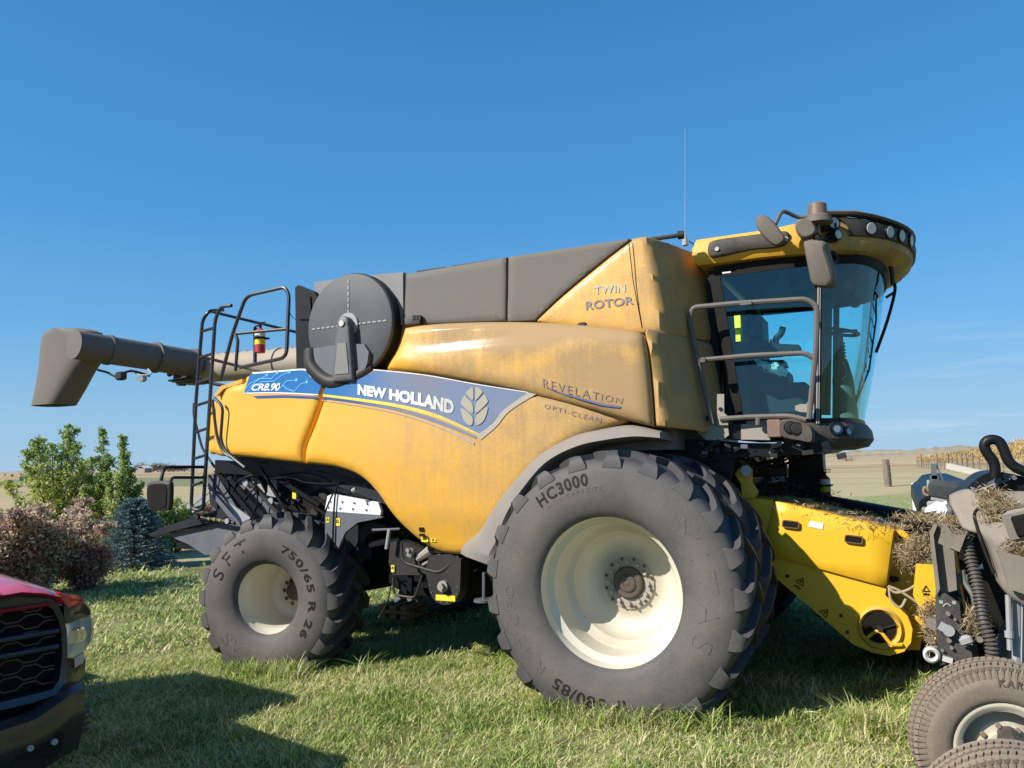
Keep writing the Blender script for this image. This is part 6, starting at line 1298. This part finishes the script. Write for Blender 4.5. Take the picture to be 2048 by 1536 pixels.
# transport wheels
TY = pmat('brown_dust_tyre', (.06, .055, .05), .8, dust=.72, dcol=(.26, .20, .145), var=.2, scale=3, bump=.3, bscale=120)
def road_wheel(c, M3, lettering):
    w = bpy.data.objects.new('transport_wheel', None); link(w, HD); c = Vector(c); R_, Rr, Wd = .385, .215, .235
    P = [(-.36*Wd, Rr), (-.46*Wd, Rr+.03), (-.50*Wd, Rr+.085), (-.485*Wd, Rr+.115), (-.478*Wd, Rr+.118), (-.46*Wd, Rr+.145), (-.43*Wd, Rr+.168), (-.37*Wd, R_-.006), (-.2*Wd, R_), (0, R_+.002)]; P = spline(P, 4); prof = P+[(-v, r) for v, r in P[::-1]][1:]
    m = MB(); m.lathe(prof, c, 110, M3=M3); m.build('tyre', TY, w)
    m = MB()
    for k in range(84):
        a = 2*pi*k/84
        for i, v in enumerate((-.40, -.19, .02, .22)):
            aa = a+(.5 if i % 2 else 0)*2*pi/84; rr2 = R_+(-.004 if i == 0 else .002); m.box(c+M3 @ Vector((rr2*cos(aa), v*Wd, rr2*sin(aa))), (.016, Wd*(.12 if i else .15), .021), M3 @ Matrix.Rotation(-aa, 3, 'Y') @ Matrix.Rotation(.35*(-1)**i, 3, 'X'))
        rs = R_-.030; m.box(c+M3 @ Vector((rs*cos(a), -.458*Wd, rs*sin(a))), (.034, .012, .010), M3 @ Matrix.Rotation(-a, 3, 'Y'))
    m.build('tread_block', TY, w, smooth=False)
    m = MB(); m.lathe([(-.36*Wd-.006, Rr+.008), (-.36*Wd-.008, Rr-.002), (-.36*Wd-.004, Rr-.014), (-.36*Wd+.012, Rr-.03), (-.30*Wd, Rr-.036), (-.1*Wd, Rr-.045), (.0, Rr-.05), (.02, .16), (.0, .13), (-.02, .12), (-.02, .08), (-.05, .075), (-.05, .001)], c, 72, M3=M3); m.build('rim', pmat('dirty_cream_rim', (.62, .56, .44), .5, dust=.25, dcol=(.33, .25, .16), var=.1), w)
    m = MB()
    for k in range(8):
        a = 2*pi*k/8+.2; p = c+M3 @ Vector((.105*cos(a), -.022, .105*sin(a))); m.tube([p, p+M3 @ Vector((0, -.02, 0))], .012, 6)
    m.build('wheel_nut', TY, w)
    if lettering:
        V, T_ = text_tris('KARRIER', .03, 1.25); mb = MB(); vs = []
        for u, v in V:
            an = RAD(90-(-4+38*u)); r = .305+.034*v; vs.append(c+M3 @ Vector((r*cos(an), -.5*Wd-.004, r*sin(an))))
        mb.add(vs, T_); mb.build('tyre_lettering', pmat('faint_lettering', (.05, .04, .03), .8, dust=.45, dcol=(.16, .12, .08)), w, False)
    return w
WM = Matrix.Rotation(RAD(6), 3, 'Z')
q = U(2012, 1497, y=-1.12); road_wheel((q.x, -1.0, q.z-.03), WM, True)
q = U(2030, 1700, y=-1.65); road_wheel((q.x+.03, -1.55, q.z-.02), WM @ Matrix.Rotation(RAD(4), 3, 'X'), False)
m = MB(); m.tube([(2.3, -1.6, .5), (2.3, .2, .5)], .05, 10); m.bar((2.3, -.2, .5), (2.6, .2, 1.0), .1, .1); part(m, 'wheel_axle', HPL, HD)
m = MB(); m.prism([(2.46, .22), (2.44, 1.02), (2.50, 1.06), (2.58, 1.02), (2.62, .55), (2.72, .32), (3.0, .24), (3.35, .16), (3.42, .13), (3.40, .11), (2.6, .14)], .25, 5.2); part(m, 'cutter_platform', BLKD, HD, ang=20)
m = MB(); m.tube([(2.93, .3, .55), (2.93, 5.1, .55)], .16, 20)
for s_ in range(2):
    hx = [(2.93+.27*cos(a*1.0), .35+a*.085, .55+.27*sin(a*1.0)) for a in [k*.35 for k in range(72)]] if not s_ else [(2.93+.27*cos(-a), 5.05-a*.085, .55+.27*sin(-a)) for a in [k*.35 for k in range(72)]]
    m.tube(hx, .018, 5)
part(m, 'feed_auger', HPL, HD)
for y_ in (.2, 5.2): m = MB(); m.prism(spline([(2.44, .15), (2.44, 1.05), (2.8, 1.0), (3.2, .6), (3.6, .2), (3.6, .1)], 4), y_, y_+.04); part(m, 'end_plate', SHM, HD)
straw('straw', [Vector((p.x, ySh(p.x, p.z)-.01, p.z)) for p in (U(1995, 1015, y=-.6), U(2000, 1035, y=-.62), U(2020, 1025, y=-.62), U(2040, 1100, y=-.66), U(1990, 1000, y=-.55))], [(.07, .04, .06)]*5, 5200, STRAWM, .035)
straw('straw', [U(1905, 1045, y=-.02), U(1920, 1055, y=-.0), U(1880, 1040, y=.2)], [(.07, .1, .04)]*3, 1400, STRAWM, .045)
straw('straw', [U(1945, 1235, y=.0), U(1950, 1255, y=.0)], [(.05, .05, .05)]*2, 240, STRAWM, .12, .04)
straw('straw', [U(1870, 1030, y=.8), U(1850, 1035, y=1.0)], [(.2, .2, .03)]*2, 700, STRAWM, .06)
# white post and its neighbours behind the header
m = MB(); p = U(1834, 1021, y=8.0); h = (U(1834, 968, y=8.0)-p).z; m.tube([p+Vector((0, 0, -.4)), p+Vector((0, 0, h)), p+Vector((0, 0, h+.01))], [.055, .055, .045], 16)
po = m.build('white_post', WHT); tag(po, 'short white plastic post standing on the grass behind the header', 'post')
# ================================================================ PICKUP TRUCK (left edge)
TK0 = Vector((-2.24, -2.44, -.06)); F_ = Vector((.984, -.18, 0)).normalized(); S_ = Vector((F_.y, -F_.x, 0))
TR = thing('pickup_truck', tuple(TK0), 'red pickup truck nose with black honeycomb grille and dark bumper at the left edge', 'pickup truck')
def T(a, b, z): return TK0+F_*a+S_*b+Vector((0, 0, z))
def UT(px, py, a=0.):                                          # pixel -> (b, z) on the truck's front plane
    d = Vector(CF+CR*(px-1024)/FPX+CU*(768-py)/FPX); o = Vector(CAM)-TK0; t = (a-o.dot(F_))/d.dot(F_); q = o+d*t; return q.dot(S_), q.z
def UTc(px, py):
    a = 0.
    for _ in range(6): b, z = UT(px, py, a); a = corner(b)
    return b, z
def corner(b): return -.01-.35*max(0, .12-b)**1.2*2.5
def tprism(pts, a0, a1):
    m = MB(); n = len(pts); r0 = [T(a0, b, z) for b, z in pts]; r1 = [T(a1, b, z) for b, z in pts]; m.loft([r0, r1], True, True); return m
def sym(o): return o
TRED = pmat('truck_red', (.62, .02, .035), .22, dust=.04, coat=.8, var=.04, dcol=(.3, .2, .15))
TBLK = pmat('truck_black', (.010, .013, .022), .30, dust=.05, coat=.5, var=.1, dcol=(.12, .10, .08))
TGRL = pmat('grille_black', (.004, .004, .005), .6, spec=.15, dust=.0, var=.1, dcol=(.12, .10, .08))
TBRZ = pmat('truck_dark_trim', (.022, .021, .024), .25, dust=.06, coat=.6, var=.1, dcol=(.16, .12, .08))
def tl(name, rings, mat, caps=True, closed=True, ang=30): m = MB(); m.loft(rings, closed, caps); return m.build(name, mat, TR, ang=ang)
Wt = 2.02
# body lower + fenders (behind the fascia)
def sec(a, ins, zt, zs, zb=.42):
    pts = [(ins, zb), (ins-.005, .62), (ins, .86), (ins+.03, zs-.04), (ins+.08, zs), (ins+.20, zt-.02), (ins+.45, zt)]
    pts = pts+[(Wt/2, zt+.015)]+[(Wt-b, z) for b, z in pts[::-1]]; return [T(a, b, z) for b, z in pts]
tl('front_fender', [sec(-.10, .10, 1.05, .98), sec(-.2, .045, 1.09, 1.00), sec(-.4, .02, 1.13, 1.03), sec(-.8, 0, 1.17, 1.06), sec(-1.3, 0, 1.20, 1.08), sec(-1.75, .0, 1.21, 1.09)], TRED)
tl('cab_body', [sec(-1.75, .0, 1.20, 1.09, .35), sec(-3.9, 0, 1.20, 1.1, .35)], TRED)
def ghs(a, ins, z): return [T(a, b, zz) for b, zz in ((ins, 1.16), (ins+.10, z-.06), (ins+.22, z), (Wt-ins-.22, z), (Wt-ins-.10, z-.06), (Wt-ins, 1.16))]
tl('cab_glass', [ghs(-1.35, .08, 1.19), ghs(-2.05, .09, 1.90), ghs(-3.7, .09, 1.92), ghs(-3.95, .09, 1.3)], TBLK); tl('cab_top', [ghs(-2.0, .10, 1.96), ghs(-3.72, .10, 1.98)], TRED)
tl('cargo_bed', [[T(-3.98, b, z) for b, z in ((0, .45), (0, 1.28), (Wt, 1.28), (Wt, .45))], [T(-5.75, b, z) for b, z in ((0, .5), (0, 1.30), (Wt, 1.30), (Wt, .5))]], TRED)
for aa in (-.98, -4.65):
    for bb, sg in ((.02, 1), (Wt-.26, 1)):
        w = bpy.data.objects.new('wheel', None); link(w, TR); c = T(aa, bb+.12, .40); Mx = Matrix.Rotation(math.atan2(F_.y, F_.x), 3, 'Z')
        m = MB(); m.lathe([(-.12, .23), (-.14, .32), (-.12, .39), (-.08, .405), (.08, .405), (.12, .39), (.14, .32), (.12, .23)], c, 48, M3=Mx); m.build('tyre', TBLK, w)
        m = MB(); m.lathe([(-.12, .23), (-.08, .20), (-.07, .06), (-.09, .05), (-.09, .01), (.09, .01), (.1, .2), (.12, .23)], c, 40, M3=Mx); m.build('rim', STEEL, w)
m = MB(); m.box(T(-1.8, Wt/2, .42)-Vector((0, 0, 0)), (3.2, 1.2, .2), Matrix.Rotation(math.atan2(F_.y, F_.x), 3, 'Z')); m.build('chassis', BLK, TR)
# bonnet: lofted skin with a raised centre
def hood_ring(a, zc, ze, ins, dip=0):
    pts = [(ins, ze-.05), (ins+.02, ze-.02), (ins+.10, ze+.01), (ins+.22, ze+.035), (ins+.30, ze+.03-dip), (ins+.36, zc-.03), (ins+.50, zc), (Wt/2, zc+.015)]
    pts = pts+[(Wt-b, z) for b, z in pts[-2::-1]]; return [T(a, b, z) for b, z in pts]
e1 = UT(119, 1190, .02); e3 = UT(0, 1186, .02)
zf = e1[1]; zk = e3[1]+.012
tl('bonnet', [hood_ring(.0, zk-.005, zf-.005, .16), hood_ring(.03, zk+.02, zf+.01, .15), hood_ring(.0, zk+.04, zf+.02, .14, .01), hood_ring(-.12, zk+.055, zf+.035, .13, .015), hood_ring(-.45, zf+.115, zf+.05, .12, .02), hood_ring(-1.0, zf+.15, zf+.08, .12, .02), hood_ring(-1.7, zf+.165, zf+.10, .12, .01)], TRED, ang=40)
# fascia
def tpanel(name, px, a, t, mat, n=0, both=True, parent=None):
    P = [UT(x, y, a) for x, y in (spline(px, n) if n else px)]; m = tprism(P, a, a-t)
    o = m.build(name, mat, parent or TR, ang=30)
    if both: m = tprism([(Wt-b, z) for b, z in P], a, a-t); m.build(name, mat, parent or TR, ang=30)
    return o
ztop = UT(60, 1190, 0)[1]; zbot = UT(60, 1400, 0)[1]
m = tprism([(.08, zbot-.25), (.08, ztop-.14), (.20, ztop-.03), (Wt-.20, ztop-.03), (Wt-.08, ztop-.14), (Wt-.08, zbot-.25)], -.09, -.16); m.build('fascia_back', TGRL, TR)
# grille surround: ring between two outlines
def zgr(px, py): return UT(px, py, .0)
orx = [(33, 1186), (100, 1190), (114, 1200), (127, 1232), (133, 1262), (134, 1310), (128, 1365), (112, 1392), (60, 1410)]
irx = [(33, 1212), (94, 1211), (104, 1218), (116, 1240), (121, 1262), (123, 1310), (117, 1358), (104, 1378), (60, 1390)]
O = [UT(x, y, 0) for x, y in orx]; I = [UT(x, y, 0) for x, y in irx]
O = [(Wt/2, O[0][1])]+O+[(Wt/2, O[-1][1])]; I = [(Wt/2, I[0][1])]+I+[(Wt/2, I[-1][1])]
O = O+[(Wt-b, z) for b, z in O[::-1]][1:-1]; I = I+[(Wt-b, z) for b, z in I[::-1]][1:-1]
m = MB(); rg = []
for (b0, z0), (b1, z1) in zip(O, I): rg.append([T(-.08, b0, z0), T(.0, b0, z0), T(.025, b0*.7+b1*.3, z0*.7+z1*.3), T(.01, b1, z1), T(-.07, b1, z1)])
rg.append(rg[0]); m.loft(rg, False, False); m.build('grille_surround', TBLK, TR)
# honeycomb mesh
m = MB(); gb0, gb1 = min(b for b, z in I)+.02, Wt-min(b for b, z in I)-.02; gz0 = min(z for b, z in I); gz1 = max(z for b, z in I)
row = 0; z = gz0+.035
while z < gz1-.02:
    b = gb0; ph = row % 2; pts = []; k = 0
    while b < gb1:
        up = ((k+ph) % 2)*.026; pts.append(T(-.03, b, z+up)); pts.append(T(-.03, min(b+.062, gb1), z+up)); b += .095; k += 1
    m.tube(pts, .0055, 4); row += 1; z += .044
m.build('honeycomb_mesh', pmat('mesh_black', (.02, .02, .026), .35, dust=.05, var=.1, dcol=(.16, .12, .1)), TR)
zc0 = UT(60, 1276, .0)[1]; zc1 = UT(60, 1303, 0)[1]
for z in (zc0+.012, zc1): m = MB(); m.loft([[T(a, b, z+c) for a, c in ((-.04, -.012), (.012, -.010), (.016, .0), (.008, .012), (-.04, .012))] for b in (gb0, .66)], True, True); m.build('grille_bar', TBRZ, TR); m = MB(); m.loft([[T(a, b, z+c) for a, c in ((-.04, -.012), (.012, -.010), (.016, .0), (.008, .012), (-.04, .012))] for b in (Wt-.66, Wt-gb0)], True, True); m.build('grille_bar', TBRZ, TR)
m = MB(); m.loft([[T(.016, b, z) for b, z in ((.66, zc0+.02), (.66, zc1-.02), (.64, zc1), (.64, zc0+.0))], [T(-.04, b, z) for b, z in ((.66, zc0+.02), (.66, zc1-.02), (.64, zc1), (.64, zc0))]], True, True); m.build('grille_bar_end', TBRZ, TR)
m = tprism([(.80, zc1-.01), (.80, zc0+.035), (Wt-.80, zc0+.035), (Wt-.80, zc1-.01)], .02, -.03); m.build('badge_plate', pmat('chrome_badge', (.6, .62, .62), .12, metal=.9, var=.02), TR)
# headlights wrap round the corner
def corner(b): return -.01-.35*max(0, .12-b)**1.2*2.5                       # how far the surface turns back near the corner
def wrap(name, pts, mat, off=0., t=.05, both=True, parent=None):
    res = None
    for flip in (0, 1):
        m = MB(); P = resample(pts, .03); r0 = []; r1 = []
        c = (sum(p[0] for p in P)/len(P), sum(p[1] for p in P)/len(P))
        for b, z in P:
            a = corner(b)+off; bb = Wt-b if flip else b; r0.append(T(a, bb, z)); r1.append(T(a-t, bb, z))
        rm = [[T(corner(c[0]+(b-c[0])*k)+off+.008*(1-k), (Wt-(c[0]+(b-c[0])*k)) if flip else c[0]+(b-c[0])*k, c[1]+(z-c[1])*k) for b, z in P] for k in (.2, .6)]
        m.loft([rm[0], rm[1], r0, r1], True, False); m.add(rm[0], [tuple(range(len(rm[0])))]); o = m.build(name, mat, parent or TR, ang=40)
        if not flip: res = o
    return res
hl = [UTc(x, y) for x, y in ((130, 1248), (150, 1240), (178, 1230), (183, 1240), (184, 1262), (180, 1284), (166, 1300), (146, 1314), (132, 1315))]
wrap('headlight', hl, pmat('lamp_housing_grey', (.65, .66, .67), .2, metal=.3, var=.2, scale=18, coat=.5), .0, .04)
wrap('headlight_lens', hl, GLASSC, .022, .02)
for bx_, zz, r in ((hl[0][0]-.055, (hl[0][1]+hl[8][1])/2+.01, .045), (.035, (hl[2][1]+hl[6][1])/2, .048)):
    for b in (bx_, Wt-bx_): m = MB(); cc = T(corner(bx_)+.004, b, zz); m.tube([cc, cc+F_*.012], [r, r*.85], 20); m.build('projector_lamp', pmat('chrome', (.75, .75, .76), .12, metal=.9, var=.02), TR)
wrap('headlight_trim', [UTc(x, y) for x, y in ((126, 1212), (137, 1218), (166, 1204), (178, 1218), (180, 1229), (150, 1239), (131, 1247), (127, 1236))], TBRZ, .01, .06)
wrap('fender_corner', [UTc(x, y) for x, y in ((119, 1184), (140, 1188), (160, 1193), (167, 1202), (137, 1216), (127, 1204))], TRED, .0, .06)
wrap('side_marker', [UTc(x, y) for x, y in ((149, 1318), (168, 1304), (166, 1326), (150, 1335))], LENS, .0, .04)
wrap('fascia_side', [UTc(x, y) for x, y in ((134, 1316), (146, 1317), (150, 1336), (166, 1328), (173, 1318), (172, 1345), (150, 1375), (128, 1392), (116, 1392), (128, 1365))], TBRZ, -.01, .06)
# bumper
def bump_ring(b, zt, zb, out): return [T(out-.14, b, zt-.02), T(out-.02, b, zt), T(out+.03, b, zt-.03), T(out+.04, b, zt-.14), T(out+.015, b, zb+.12), T(out-.02, b, zb), T(out-.16, b, zb)]
zt_ = UT(125, 1412, .03)[1]; ztc = UT(172, 1358, -.05)[1]; zb_ = UT(160, 1496, -.02)[1]
rg = []
for b in (.03, .06, .12, .22, .30, .45, .7, 1.01, 1.32, 1.57, 1.72, 1.82, 1.90, 1.96, 1.99):
    bb = min(b, Wt-b); k = ss(bb, .08, .36); rg.append(bump_ring(b, ztc+(zt_-ztc)*k, zb_-.06*k, (.06-.55*max(0, .18-bb)**1.2)))
m = MB(); m.loft(rg, True, True); m.build('front_bumper', TBRZ, TR, ang=40)
for q in ((100, 1480), (52, 1492)): 
    b, z = UT(*q, .05); m = MB(); cc = T(.09, b, z); m.tube([cc, cc+F_*.02], .016, 8); m.build('bumper_bolt', LGREY, TR)
b0, z0 = UT(30, 1500, .05); b1, z1 = UT(122, 1462, .05)
m = tprism([(b0, z0-.04), (b0, z0+.06), (b1+.03, z1+.02), (b1, z1), (b1+.01, z1-.09), (b1+.05, z1-.12)], .085, .05); m.build('bumper_insert', INK, TR)
for k in range(4):
    b, z = UT(163, 1430+12*k, -.03); m = MB(); m.box(T(.03-.1, b, z), (.07, .10, .018), Matrix.Rotation(.5, 3, 'Z')); m.build('bumper_fin', BLKD, TR)
